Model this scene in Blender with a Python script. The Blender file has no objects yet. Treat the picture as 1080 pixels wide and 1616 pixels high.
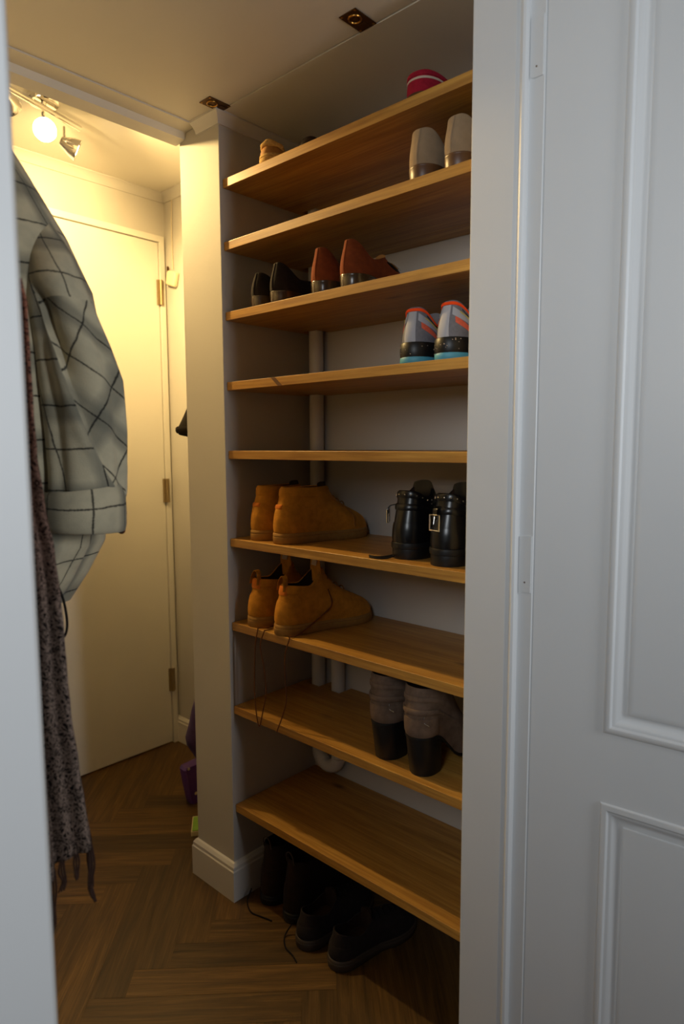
import bpy, bmesh, math, random
from mathutils import Vector, Matrix
random.seed(7)
sc = bpy.context.scene
COL = sc.collection
PI = math.pi

# ------------------------------------------------------------------ camera
CAM = Vector((0.0, 0.0, 1.4292))
F_PX, TILT, ROLL, YAW = 1048.76, math.radians(5.7316), math.radians(-0.2379), math.radians(47.4411)
fw = Vector((math.sin(YAW) * math.cos(TILT), math.cos(YAW) * math.cos(TILT), -math.sin(TILT)))
rt0 = Vector((math.cos(YAW), -math.sin(YAW), 0))
up0 = rt0.cross(fw)
rt = math.cos(ROLL) * rt0 + math.sin(ROLL) * up0
up = -math.sin(ROLL) * rt0 + math.cos(ROLL) * up0
cd = bpy.data.cameras.new('camera')
cam = bpy.data.objects.new('camera', cd)
COL.objects.link(cam)
M = Matrix((rt, up, -fw)).transposed().to_4x4()
M.translation = CAM
cam.matrix_world = M
cd.sensor_fit = 'VERTICAL'
cd.sensor_height = 36.0
cd.sensor_width = 24.0
cd.lens = F_PX / 1616 * 36.0
cd.clip_start = 0.02
cd.dof.use_dof = True
cd.dof.focus_distance = 1.75
cd.dof.aperture_fstop = 2.8
sc.camera = cam

# ------------------------------------------------------------------ light
sc.view_settings.view_transform = 'Standard'
sc.view_settings.look = 'None'
sc.view_settings.exposure = 0.0
sc.view_settings.gamma = 1.0
sc.view_settings.use_curve_mapping = False
sc.cycles.use_denoising = True
sc.cycles.max_bounces = 10
sc.cycles.diffuse_bounces = 6
sc.cycles.sample_clamp_indirect = 4.0
sc.cycles.caustics_reflective = False
sc.cycles.caustics_refractive = False
wd = bpy.data.worlds.new('world')
sc.world = wd
wd.use_nodes = True
bg = wd.node_tree.nodes['Background']
bg.inputs[0].default_value = (0.8, 0.82, 0.9, 1)
bg.inputs[1].default_value = 0.013


def area(name, loc, target, size, sizey, power, color, spread=180):
    l = bpy.data.lights.new(name, 'AREA')
    l.shape = 'RECTANGLE'
    l.size, l.size_y = size, sizey
    l.energy, l.color = power, color
    l.spread = math.radians(spread)
    o = bpy.data.objects.new(name, l)
    COL.objects.link(o)
    o.location = loc
    o.rotation_euler = (Vector(target) - Vector(loc)).to_track_quat('-Z', 'Y').to_euler()
    return o


# daylight from the window of the room the camera stands in
area('window_daylight', (-0.95, 0.02, 2.08), (1.2, 0.50, 1.80), 0.6, 0.7, 7.6, (0.90, 0.96, 1.0), 112)
area('room_daylight', (1.06, -1.75, 1.75), (0.40, 1.0, 1.45), 0.34, 0.9, 9.2, (0.93, 0.97, 1.0), 100)


def spot(name, loc, target, power, angle, color, blend=0.8, rad=0.03):
    l = bpy.data.lights.new(name, 'SPOT')
    l.energy, l.color = power, color
    l.spot_size, l.spot_blend = math.radians(angle), blend
    l.shadow_soft_size = rad
    o = bpy.data.objects.new(name, l)
    COL.objects.link(o)
    o.location = loc
    o.rotation_euler = (Vector(target) - Vector(loc)).to_track_quat('-Z', 'Y').to_euler()
    return o


WARM = (1.0, 0.67, 0.255)


# ------------------------------------------------------------------ helpers
def sm(a, b, x):
    t = max(0.0, min(1.0, (x - a) / (b - a)))
    return t * t * (3 - 2 * t)


def lerp(a, b, t):
    return a + (b - a) * t


def table(pts, x):
    if x <= pts[0][0]:
        return pts[0][1]
    for (x0, y0), (x1, y1) in zip(pts, pts[1:]):
        if x <= x1:
            t = (x - x0) / (x1 - x0)
            t = t * t * (3 - 2 * t) * 0.5 + t * 0.5
            return y0 + (y1 - y0) * t
    return pts[-1][1]


class MB:
    def __init__(self):
        self.v, self.f, self.uv = [], [], {}

    def vert(self, p):
        self.v.append(tuple(p))
        return len(self.v) - 1

    def face(self, idx, uvs=None):
        if uvs:
            self.uv[len(self.f)] = uvs
        self.f.append(tuple(idx))

    def box(self, x0, x1, y0, y1, z0, z1):
        b = len(self.v)
        for z in (z0, z1):
            for (x, y) in ((x0, y0), (x1, y0), (x1, y1), (x0, y1)):
                self.v.append((x, y, z))
        for q in ((0, 3, 2, 1), (4, 5, 6, 7), (0, 1, 5, 4), (1, 2, 6, 5), (2, 3, 7, 6), (3, 0, 4, 7)):
            self.face([b + i for i in q])
        return self

    def grid(self, rows, closed_u=False, closed_v=False, uvf=None, flip=False):
        """rows: list of lists of points"""
        b = len(self.v)
        n, m = len(rows), len(rows[0])
        for r in rows:
            for p in r:
                self.v.append(tuple(p))
        for i in range(n if closed_v else n - 1):
            for j in range(m if closed_u else m - 1):
                i2, j2 = (i + 1) % n, (j + 1) % m
                q = [b + i * m + j, b + i * m + j2, b + i2 * m + j2, b + i2 * m + j]
                u = None
                if uvf:
                    u = [uvf(i, j), uvf(i, j + 1), uvf(i + 1, j + 1), uvf(i + 1, j)]
                if flip:
                    q = q[::-1]
                    u = u[::-1] if u else None
                self.face(q, u)
        return b

    def cap(self, ring, flip=False):
        b = len(self.v)
        for p in ring:
            self.v.append(tuple(p))
        c = Vector((0, 0, 0))
        for p in ring:
            c += Vector(p)
        c /= len(ring)
        ci = self.vert(c)
        n = len(ring)
        for j in range(n):
            q = [b + j, b + (j + 1) % n, ci]
            self.face(q[::-1] if flip else q)

    def tube(self, pts, r, n=8, caps=True, flat=1.0):
        pts = [Vector(p) for p in pts]
        rings = []
        prev = None
        for i, p in enumerate(pts):
            t = (pts[min(i + 1, len(pts) - 1)] - pts[max(i - 1, 0)])
            if t.length < 1e-9:
                t = Vector((0, 0, 1))
            t.normalize()
            if prev is None:
                a = Vector((0, 0, 1)) if abs(t.z) < 0.9 else Vector((1, 0, 0))
                nn = (a - t * a.dot(t)).normalized()
            else:
                nn = (prev - t * prev.dot(t))
                nn = nn.normalized() if nn.length > 1e-6 else prev
            prev = nn
            bb = t.cross(nn)
            rr = r[i] if isinstance(r, (list, tuple)) else r
            rings.append([p + nn * (rr * math.cos(2 * PI * k / n)) + bb * (rr * flat * math.sin(2 * PI * k / n)) for k in range(n)])
        self.grid(rings, closed_u=True, flip=True)
        if caps:
            self.cap(rings[0], flip=False)
            self.cap(rings[-1], flip=True)
        return self

    def disc_stack(self, prof, n=32, axis='Z', center=(0, 0, 0)):
        """lathe: prof list of (r, h)"""
        rows = []
        for r, h in prof:
            row = []
            for k in range(n):
                a = 2 * PI * k / n
                p = (r * math.cos(a), r * math.sin(a), h)
                row.append(p)
            rows.append(row)
        self.grid(rows, closed_u=True)
        return self

    def build(self, name, mat, parent=None, smooth=True, bevel=0.0, subsurf=0, solid=0.0, angle=40, recalc=True):
        me = bpy.data.meshes.new(name)
        me.from_pydata(self.v, [], self.f)
        if self.uv:
            ul = me.uv_layers.new(name='UVMap')
            for p in me.polygons:
                u = self.uv.get(p.index)
                if u:
                    for k, li in enumerate(p.loop_indices):
                        ul.data[li].uv = u[k]
        bm = bmesh.new()
        bm.from_mesh(me)
        bmesh.ops.remove_doubles(bm, verts=bm.verts, dist=1e-6)
        if recalc:
            bmesh.ops.recalc_face_normals(bm, faces=bm.faces)
        bm.to_mesh(me)
        bm.free()
        me.materials.append(mat)
        if smooth:
            for p in me.polygons:
                p.use_smooth = True
            me.set_sharp_from_angle(angle=math.radians(angle))
        o = bpy.data.objects.new(name, me)
        COL.objects.link(o)
        if parent:
            o.parent = parent
        if solid:
            m = o.modifiers.new('solid', 'SOLIDIFY')
            m.thickness = solid
            m.offset = 0
        if bevel:
            m = o.modifiers.new('bevel', 'BEVEL')
            m.width = bevel
            m.segments = 3
            m.limit_method = 'ANGLE'
        if subsurf:
            m = o.modifiers.new('sub', 'SUBSURF')
            m.levels = m.render_levels = subsurf
        return o


def bx(x0, x1, y0, y1, z0, z1):
    return MB().box(min(x0, x1), max(x0, x1), min(y0, y1), max(y0, y1), min(z0, z1), max(z0, z1))


def struct(o):
    o['kind'] = 'structure'
    return o


def tag(o, label, cat, group=None):
    o['label'] = label
    o['category'] = cat
    if group:
        o['group'] = group
    return o


def thing(name, label, cat, loc=(0, 0, 0), rz=0.0, group=None):
    o = bpy.data.objects.new(name, None)
    o.empty_display_size = 0.05
    COL.objects.link(o)
    o.location = loc
    o.rotation_euler = (0, 0, rz)
    return tag(o, label, cat, group)


def sframe(name, loc=(0, 0, 0), rz=0.0):
    o = bpy.data.objects.new(name, None)
    COL.objects.link(o)
    o.location = loc
    o.rotation_euler = (0, 0, rz)
    o['kind'] = 'structure'
    return o


def ray(x, y):
    return fw + rt * ((x - 540) / F_PX) - up * ((y - 808) / F_PX)


def at(x, y, Y):
    """the point of the vertical plane Y = const that the photograph shows at x, y"""
    d = ray(x, y)
    return CAM + d * ((Y - CAM.y) / d.y)


# ------------------------------------------------------------------ materials
def lin(c):
    return tuple((v / 255 / 12.92) if v / 255 <= 0.04045 else ((v / 255 + 0.055) / 1.055) ** 2.4 for v in c)


class NT:
    def __init__(self, name):
        self.m = bpy.data.materials.new(name)
        self.m.use_nodes = True
        self.t = self.m.node_tree
        self.b = self.t.nodes['Principled BSDF']

    def n(self, typ, **kw):
        nd = self.t.nodes.new(typ)
        for k, v in kw.items():
            if k in nd.inputs.keys() if isinstance(k, str) else False:
                nd.inputs[k].default_value = v
            else:
                setattr(nd, k, v)
        return nd

    def l(self, a, b):
        self.t.links.new(a, b)

    def math(self, op, a, b=None, clamp=False):
        nd = self.t.nodes.new('ShaderNodeMath')
        nd.operation = op
        nd.use_clamp = clamp
        for i, v in enumerate((a, b)):
            if v is None:
                continue
            if isinstance(v, (int, float)):
                nd.inputs[i].default_value = v
            else:
                self.l(v, nd.inputs[i])
        return nd.outputs[0]

    def mix(self, fac, a, b, blend='MIX'):
        nd = self.t.nodes.new('ShaderNodeMix')
        nd.data_type = 'RGBA'
        nd.blend_type = blend
        for sock, v in ((nd.inputs[0], fac), (nd.inputs[6], a), (nd.inputs[7], b)):
            if isinstance(v, (int, float)):
                sock.default_value = v
            elif isinstance(v, tuple):
                sock.default_value = (*v[:3], 1)
            else:
                self.l(v, sock)
        return nd.outputs[2]

    def ramp(self, fac, stops):
        nd = self.t.nodes.new('ShaderNodeValToRGB')
        e = nd.color_ramp.elements
        while len(e) < len(stops):
            e.new(0.5)
        for i, (p, c) in enumerate(stops):
            e[i].position = p
            e[i].color = (*c[:3], 1) if isinstance(c, tuple) else (c, c, c, 1)
        self.l(fac, nd.inputs[0])
        return nd.outputs[0]

    def noise(self, vec, scale, detail=4, rough=0.5, dist=0.0):
        nd = self.t.nodes.new('ShaderNodeTexNoise')
        nd.inputs['Scale'].default_value = scale
        nd.inputs['Detail'].default_value = detail
        nd.inputs['Roughness'].default_value = rough
        nd.inputs['Distortion'].default_value = dist
        if vec is not None:
            self.l(vec, nd.inputs['Vector'])
        return nd

    def coord(self, out='Object', scale=(1, 1, 1)):
        tc = self.t.nodes.new('ShaderNodeTexCoord')
        mp = self.t.nodes.new('ShaderNodeMapping')
        mp.inputs['Scale'].default_value = scale
        self.l(tc.outputs[out], mp.inputs['Vector'])
        return mp.outputs[0]

    def bump(self, h, strength=0.2, dist=0.01):
        nd = self.t.nodes.new('ShaderNodeBump')
        nd.inputs['Strength'].default_value = strength
        nd.inputs['Distance'].default_value = dist
        self.l(h, nd.inputs['Height'])
        self.l(nd.outputs[0], self.b.inputs['Normal'])

    def base(self, c):
        if isinstance(c, tuple):
            self.b.inputs['Base Color'].default_value = (*c[:3], 1)
        else:
            self.l(c, self.b.inputs['Base Color'])

    def set(self, **kw):
        for k, v in kw.items():
            self.b.inputs[k.replace('_', ' ')].default_value = v


def paint(name, col, rough=0.45, bump=0.05, scale=60, var=0.04):
    t = NT(name)
    v = t.coord()
    n = t.noise(v, 3.0, 3)
    c2 = tuple(x * (1 - var * 2) for x in col)
    t.base(t.mix(n.outputs[0], col, c2))
    t.set(Roughness=rough)
    n2 = t.noise(v, scale, 3)
    t.bump(n2.outputs[0], bump, 0.002)
    return t.m


def fabric(name, col, rough=0.9, var=0.35, scale=40, bump=0.25, fine=600, sheen=0.3):
    t = NT(name)
    v = t.coord()
    n = t.noise(v, scale, 5, 0.6)
    d = tuple(x * (1 - var) for x in col)
    l_ = tuple(min(1, x * (1 + var * 0.5)) for x in col)
    t.base(t.ramp(n.outputs[0], [(0.3, d), (0.7, l_)]))
    t.set(Roughness=rough)
    t.b.inputs['Sheen Weight'].default_value = sheen
    t.b.inputs['Sheen Tint'].default_value = (*[min(1, x * 2 + 0.05) for x in col], 1)
    t.b.inputs['Specular IOR Level'].default_value = 0.2
    n2 = t.noise(v, fine, 2)
    t.bump(n2.outputs[0], bump, 0.001)
    return t.m


def plain(name, col, rough=0.5, metal=0.0, spec=0.5, emit=0.0, var=0.12, scale=50):
    t = NT(name)
    v = t.coord()
    n = t.noise(v, scale, 4)
    t.base(t.mix(n.outputs[0], col, tuple(x * (1 - var) for x in col)))
    t.set(Roughness=rough, Metallic=metal)
    t.b.inputs['Specular IOR Level'].default_value = spec
    if emit:
        t.b.inputs['Emission Color'].default_value = (*col, 1)
        t.b.inputs['Emission Strength'].default_value = emit
    return t.m


M_WALL = paint('white_wall_paint', (0.55, 0.53, 0.50), 0.75, 0.12, 90)
M_CEIL = paint('white_ceiling_paint', (0.64, 0.61, 0.55), 0.55, 0.05, 120)
M_TRIM = paint('white_gloss_paint', (0.68, 0.66, 0.63), 0.5, 0.04, 45)
M_DOOR = paint('white_door_paint', (0.68, 0.69, 0.70), 0.45, 0.05, 40)
M_FARDOOR = paint('far_door_paint', (0.76, 0.74, 0.69), 0.5, 0.03, 40)
M_PIPE = paint('pipe_paint', (0.68, 0.65, 0.61), 0.45, 0.04, 60)


def wood_mat():
    t = NT('lacquered_oak')
    tc = t.t.nodes.new('ShaderNodeTexCoord')
    oi = t.t.nodes.new('ShaderNodeObjectInfo')
    add = t.t.nodes.new('ShaderNodeVectorMath')
    add.operation = 'MULTIPLY_ADD'
    cmb = t.t.nodes.new('ShaderNodeCombineXYZ')
    for i in range(3):
        t.l(oi.outputs['Random'], cmb.inputs[i])
    add.inputs[1].default_value = (9.1, 7.3, 5.7)
    t.l(cmb.outputs[0], add.inputs[0])
    t.l(tc.outputs['Object'], add.inputs[2])
    mp = t.t.nodes.new('ShaderNodeMapping')
    mp.inputs['Scale'].default_value = (14, 1.1, 14)
    t.l(add.outputs[0], mp.inputs[0])
    n1 = t.noise(mp.outputs[0], 2.2, 6, 0.6, 0.6)
    mp2 = t.t.nodes.new('ShaderNodeMapping')
    mp2.inputs['Scale'].default_value = (160, 5, 160)
    t.l(add.outputs[0], mp2.inputs[0])
    n2 = t.noise(mp2.outputs[0], 1.0, 3, 0.6)
    c = t.ramp(n1.outputs[0], [(0.25, lin((148, 104, 44))), (0.5, lin((180, 134, 61))), (0.75, lin((198, 154, 80)))])
    c2 = t.mix(t.ramp(n2.outputs[0], [(0.35, 0.5), (0.62, 0.0)]), c, lin((128, 80, 34)))
    # sparse dark knots
    mp3 = t.t.nodes.new('ShaderNodeMapping')
    mp3.inputs['Scale'].default_value = (7, 2.6, 7)
    t.l(add.outputs[0], mp3.inputs[0])
    vo = t.t.nodes.new('ShaderNodeTexVoronoi')
    vo.inputs['Scale'].default_value = 1.0
    t.l(mp3.outputs[0], vo.inputs['Vector'])
    k = t.ramp(vo.outputs['Distance'], [(0.03, 0.7), (0.10, 0.0)])
    t.base(t.mix(k, c2, lin((70, 38, 14))))
    t.set(Roughness=0.42)
    t.bump(n2.outputs[0], 0.08, 0.002)
    return t.m


M_OAK = wood_mat()
M_KNOT = plain('oak_knot', lin((92, 52, 20)), 0.6)


def floor_mat():
    t = NT('herringbone_oak_vinyl')
    uv = t.t.nodes.new('ShaderNodeUVMap')
    mp = t.t.nodes.new('ShaderNodeMapping')
    mp.inputs['Scale'].default_value = (2.0, 30, 1)
    t.l(uv.outputs[0], mp.inputs[0])
    n1 = t.noise(mp.outputs[0], 1.6, 6, 0.62, 0.7)
    mp2 = t.t.nodes.new('ShaderNodeMapping')
    mp2.inputs['Scale'].default_value = (8, 240, 1)
    t.l(uv.outputs[0], mp2.inputs[0])
    n2 = t.noise(mp2.outputs[0], 1.0, 3)
    at_ = t.t.nodes.new('ShaderNodeAttribute')
    at_.attribute_name = 'plank'
    c = t.ramp(n1.outputs[0], [(0.28, lin((58, 39, 15))), (0.5, lin((90, 63, 25))), (0.74, lin((118, 86, 40)))])
    c = t.mix(t.ramp(n2.outputs[0], [(0.35, 0.35), (0.6, 0.0)]), c, lin((44, 27, 12)))
    h = t.t.nodes.new('ShaderNodeHueSaturation')
    t.l(c, h.inputs['Color'])
    t.l(t.math('ADD', t.math('MULTIPLY', at_.outputs['Fac'], 0.62), 0.66), h.inputs['Value'])
    t.base(h.outputs[0])
    t.set(Roughness=0.48)
    t.bump(n2.outputs[0], 0.12, 0.002)
    return t.m


M_FLOOR = floor_mat()


def plaid_mat():
    t = NT('grey_plaid_wool')
    uv = t.t.nodes.new('ShaderNodeUVMap')
    wob = t.noise(uv.outputs[0], 14, 2)
    va = t.t.nodes.new('ShaderNodeVectorMath')
    va.operation = 'MULTIPLY_ADD'
    va.inputs[1].default_value = (0.012, 0.012, 0)
    t.l(wob.outputs['Color'], va.inputs[0])
    t.l(uv.outputs[0], va.inputs[2])
    fine = t.noise(uv.outputs[0], 420, 2)
    vb = t.t.nodes.new('ShaderNodeVectorMath')
    vb.operation = 'MULTIPLY_ADD'
    vb.inputs[1].default_value = (0.0035, 0.0035, 0)
    t.l(fine.outputs['Color'], vb.inputs[0])
    t.l(va.outputs[0], vb.inputs[2])
    sp = t.t.nodes.new('ShaderNodeSeparateXYZ')
    t.l(vb.outputs[0], sp.inputs[0])
    P = 0.074

    def band(s, off, half, soft, per=P):
        a = t.math('ADD', s, off)
        f = t.math('FRACT', t.math('DIVIDE', a, per))
        d = t.math('ABSOLUTE', t.math('SUBTRACT', f, 0.5))
        d = t.math('MULTIPLY', d, per)
        return t.math('SUBTRACT', 1.0, t.math('DIVIDE', t.math('SUBTRACT', d, half), soft), clamp=True) if False else t.math('MINIMUM', t.math('MAXIMUM', t.math('SUBTRACT', 1.0, t.math('DIVIDE', t.math('SUBTRACT', d, half), soft)), 0.0), 1.0)
    lu, lv = band(sp.outputs[0], 10.0, 0.0009, 0.0012), band(sp.outputs[1], 10.0, 0.0009, 0.0012)
    gu, gv = band(sp.outputs[0], 10.033, 0.012, 0.016, 0.148), band(sp.outputs[1], 10.030, 0.012, 0.016, 0.148)
    light, grey, dark = lin((184, 174, 147)), lin((98, 97, 87)), lin((26, 26, 26))
    c = t.mix(t.math('MULTIPLY', gu, 0.62), light, grey)
    c = t.mix(t.math('MULTIPLY', gv, 0.62), c, grey)
    blot = t.noise(uv.outputs[0], 30, 4)
    c = t.mix(t.ramp(blot.outputs[0], [(0.4, 0.0), (0.75, 0.35)]), c, lin((116, 116, 104)))
    c = t.mix(t.math('MULTIPLY', t.math('MAXIMUM', lu, lv), 0.92), c, dark)
    t.base(c)
    t.set(Roughness=0.95)
    t.b.inputs['Specular IOR Level'].default_value = 0.1
    t.b.inputs['Sheen Weight'].default_value = 0.15
    t.bump(fine.outputs[0], 0.35, 0.002)
    return t.m


def paisley_mat():
    t = NT('brown_paisley_weave')
    uv = t.t.nodes.new('ShaderNodeUVMap')
    w = t.noise(uv.outputs[0], 26, 2)
    va = t.t.nodes.new('ShaderNodeVectorMath')
    va.operation = 'MULTIPLY_ADD'
    va.inputs[1].default_value = (0.03, 0.03, 0)
    t.l(w.outputs['Color'], va.inputs[0])
    t.l(uv.outputs[0], va.inputs[2])
    vo = t.t.nodes.new('ShaderNodeTexVoronoi')
    vo.feature = 'DISTANCE_TO_EDGE'
    vo.inputs['Scale'].default_value = 130
    t.l(va.outputs[0], vo.inputs['Vector'])
    n = t.noise(va.outputs[0], 150, 3, 0.6, 1.5)
    wv = t.t.nodes.new('ShaderNodeTexWave')
    wv.wave_type = 'RINGS'
    wv.inputs['Scale'].default_value = 34
    wv.inputs['Distortion'].default_value = 14
    wv.inputs['Detail'].default_value = 2
    wv.inputs['Detail Scale'].default_value = 3
    t.l(va.outputs[0], wv.inputs['Vector'])
    k = t.math('MULTIPLY', t.ramp(vo.outputs['Distance'], [(0.08, 1.0), (0.16, 0.0)]), 0.8)
    k = t.math('MAXIMUM', k, t.ramp(wv.outputs['Fac'], [(0.62, 0.0), (0.8, 0.9)]))
    k = t.math('MULTIPLY', k, t.ramp(n.outputs[0], [(0.36, 0.1), (0.54, 1.0)]))
    sp = t.t.nodes.new('ShaderNodeSeparateXYZ')
    t.l(uv.outputs[0], sp.inputs[0])
    g = t.ramp(sp.outputs[1], [(0.35, lin((142, 122, 110))), (0.8, lin((150, 98, 78)))])
    d = t.ramp(sp.outputs[1], [(0.35, lin((28, 22, 20))), (0.8, lin((46, 22, 18)))])
    t.base(t.mix(k, d, g))
    t.set(Roughness=0.9)
    t.b.inputs['Specular IOR Level'].default_value = 0.15
    t.bump(n.outputs[0], 0.3, 0.001)
    return t.m


M_PLAID = plaid_mat()
M_PAIS = paisley_mat()
M_FRINGE = fabric('dark_brown_fringe_yarn', lin((58, 40, 32)), 0.95, 0.3, 80)
M_BLACKCORD = fabric('black_cord', lin((26, 22, 20)), 0.9, 0.2, 80)
M_OCHRE = fabric('ochre_nubuck', lin((190, 128, 40)), 0.85, 0.28, 45, 0.15, 500, 0.35)
M_OCHRE_D = fabric('ochre_rubber_sole', lin((158, 118, 62)), 0.7, 0.15, 60, 0.1, 300, 0.0)
M_OCHRE_TAB = fabric('orange_suede_tab', lin((206, 116, 40)), 0.85, 0.2, 60)
M_LACE = fabric('tan_lace', lin((150, 104, 50)), 0.85, 0.2, 200)
M_LACE_R = fabric('reddish_brown_lace', lin((100, 58, 30)), 0.85, 0.2, 200)
M_LINING = fabric('dark_shoe_lining', lin((46, 30, 20)), 0.9, 0.2, 60)
M_LINING_T = fabric('tan_leather_lining', lin((168, 120, 66)), 0.7, 0.2, 60)
M_BLKSUEDE = fabric('black_suede', lin((40, 34, 34)), 0.9, 0.25, 60)
M_BRNSUEDE = fabric('red_brown_suede', lin((122, 58, 26)), 0.88, 0.25, 60)
M_BEIGE = fabric('beige_suede', lin((142, 122, 98)), 0.9, 0.16, 30, 0.15, 500)
M_HEELBRN = plain('stacked_brown_heel', lin((88, 58, 34)), 0.4)
M_HEELGLOSS = plain('glossy_dark_heel', lin((70, 56, 36)), 0.22, 0.0, 0.8)
M_BLKLEATHER = plain('black_leather', lin((15, 15, 17)), 0.28, 0.0, 0.5, var=0.3)
M_BLKRUBBER = plain('black_rubber', lin((20, 20, 21)), 0.42, 0.0, 0.4)
M_GREYBOOT = fabric('worn_taupe_leather', lin((112, 92, 78)), 0.7, 0.4, 28, 0.2, 200, 0.1)
M_DARKBOOT = fabric('dark_brown_boot_leather', lin((42, 30, 24)), 0.7, 0.3, 40)
M_DARKSOLE = plain('dark_grey_sole', lin((66, 54, 44)), 0.6)
M_SILVER = plain('silver_metal', (0.85, 0.83, 0.78), 0.16, 1.0, var=0.03)
M_BRASS = plain('brass', lin((176, 128, 58)), 0.32, 1.0, var=0.25, scale=90)
M_BRASSDARK = plain('tarnished_brass', lin((96, 66, 34)), 0.5, 0.8, var=0.4, scale=120)
M_STEEL = plain('steel_hinge', lin((160, 140, 106)), 0.4, 0.7)
M_RUNGREY = fabric('grey_mesh_knit', lin((118, 118, 126)), 0.75, 0.15, 120, 0.4, 700, 0.1)
M_RUNLIGHT = plain('pale_grey_overlay', lin((176, 178, 188)), 0.75, 0.0, 0.2)
M_ORANGE = fabric('neon_orange_lining', lin((255, 80, 26)), 0.8, 0.08, 60, 0.1)
M_CORAL = fabric('coral_knit_patch', lin((226, 104, 78)), 0.8, 0.15, 200, 0.3)
M_YELLOW = plain('yellow_print', lin((206, 184, 92)), 0.5)
M_BLUE = plain('turquoise_sole', lin((74, 156, 184)), 0.5)
M_RED = fabric('raspberry_knit', lin((150, 24, 46)), 0.9, 0.25, 120, 0.4)
M_STRIPE = fabric('cream_stripe', lin((196, 176, 160)), 0.9, 0.1, 120)
M_STRAW = fabric('straw_rope', lin((196, 158, 98)), 0.9, 0.3, 160, 0.5, 300)
M_BLACKCLOTH = fabric('black_cloth', lin((34, 28, 22)), 0.9, 0.2, 40)
M_PURPLE = plain('purple_plastic', lin((86, 52, 128)), 0.25, 0.0, 0.6)
M_PURPLEC = fabric('dark_purple_nylon', lin((66, 46, 84)), 0.6, 0.25, 40)
M_GREEN = plain('green_book_cover', lin((132, 178, 66)), 0.5)
M_PAPER = plain('cream_paper', lin((222, 208, 160)), 0.8)
M_PLASTIC = plain('cream_plastic', lin((226, 212, 180)), 0.4)
M_CHROME = plain('chrome', (0.8, 0.78, 0.74), 0.12, 1.0, var=0.02)


def emis(name, col, s):
    t = NT(name)
    t.base((0.9, 0.85, 0.7))
    t.b.inputs['Emission Color'].default_value = (*col, 1)
    t.b.inputs['Emission Strength'].default_value = s
    return t.m


M_BULB = emis('lit_spot_bulb', (1.0, 0.86, 0.6), 30.0)

# ------------------------------------------------------------------ setting
# axes: X runs from the corridor into the shelf niche, Y runs down the corridor away from the doorway
POSTX, SIDEY, POSTY2 = 1.222, 1.590, 1.782
BACKX, NEARY = 1.587, 0.732
CEIL, HIGH = 2.362, 2.552
WALLX, FARY, LEFTX = 1.762, 2.705, 0.300
ZSH = [2.1854, 2.0121, 1.8153, 1.6149, 1.4144, 1.1516, 0.8937, 0.6301, 0.3111]
SHX, SHTH = 1.232, 0.0242

# floor: herringbone planks at 45 degrees, one mesh
fm = MB()
W_, N_ = 0.092, 6
plank_val = []
ca, sa = math.cos(math.radians(-45)), math.sin(math.radians(-45))


def fl(a, b):
    x, y = a * W_, b * W_
    return (1.05 + x * ca - y * sa, 1.5 + x * sa + y * ca)


GAP = 0.006
for m in range(-60, 60):
    for n in range(-8, 8):
        ox, oy = m + n * N_, m - n * N_
        for kind in (0, 1):
            if kind == 0:
                r = (ox, ox + N_, oy, oy + 1)
            else:
                r = (ox, ox + 1, oy + 1, oy + 1 + N_)
            cx, cy = fl((r[0] + r[1]) / 2, (r[2] + r[3]) / 2)
            if not (-0.9 < cx < 2.1 and -0.5 < cy < 3.0):
                continue
            q = [(r[0] + GAP, r[2] + GAP), (r[1] - GAP, r[2] + GAP), (r[1] - GAP, r[3] - GAP), (r[0] + GAP, r[3] - GAP)]
            idx = [fm.vert((*fl(*p), 0.0)) for p in q]
            ou, ov = random.random() * 40, random.random() * 40
            l_, w_ = N_ * W_, W_
            uv = [(ou, ov), (ou + l_, ov), (ou + l_, ov + w_), (ou, ov + w_)]
            if kind == 1:
                uv = [(ou, ov), (ou, ov + w_), (ou + l_, ov + w_), (ou + l_, ov)]
            fm.face(idx, uv)
            plank_val.append(random.random())
b0 = [fm.vert(p) for p in ((-1.4, -1.0, -0.0012), (2.6, -1.0, -0.0012), (2.6, 3.5, -0.0012), (-1.4, 3.5, -0.0012))]
fm.face(b0, [(0, 0), (0.1, 0), (0.1, 0.1), (0, 0.1)])
plank_val.append(0.0)
floor = struct(fm.build('floor', M_FLOOR, smooth=False, recalc=False))
att = floor.data.attributes.new('plank', 'FLOAT', 'FACE')
for i, v in enumerate(plank_val):
    att.data[i].value = v

struct(bx(LEFTX - 0.1, LEFTX, NEARY, FARY + 0.1, 0, HIGH).build('wall_left', M_WALL, smooth=False))
struct(bx(WALLX, WALLX + 0.1, POSTY2, FARY + 0.1, 0, HIGH).build('wall_right', M_WALL, smooth=False))
struct(bx(BACKX, BACKX + 0.1, NEARY - 0.1, SIDEY, 0, HIGH).build('wall_niche', M_WALL, smooth=False))
struct(bx(POSTX, WALLX + 0.1, SIDEY, POSTY2, 0, HIGH).build('wall_post', M_WALL, smooth=False, bevel=0.002))
# far wall around the far door
mb = MB()
DX0, DX1, DZ = 0.862, 1.722, 2.338
mb.box(DX1 + 0.026, WALLX, FARY, FARY + 0.1, 0, HIGH)
mb.box(DX0 - 0.026, DX1 + 0.026, FARY, FARY + 0.1, DZ + 0.03, HIGH)
mb.box(LEFTX, DX0 - 0.026, FARY, FARY + 0.1, 0, HIGH)
struct(mb.build('wall_far', M_WALL, smooth=False))
# doorway wall: left of the doorway, right of it, above it
mb = MB()
mb.box(-1.4, 0.235, 0.615, NEARY, 0, 2.65)
struct(mb.build('wall_doorway_left', M_WALL, smooth=False))
mb = MB()
mb.box(1.235, 2.6, 0.615, NEARY, 0, 2.65)
struct(mb.build('wall_doorway_right', M_WALL, smooth=False))
struct(bx(0.235, 1.235, 0.615, NEARY, 2.40, 2.65).build('wall_doorway_top', M_WALL, smooth=False))

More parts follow.
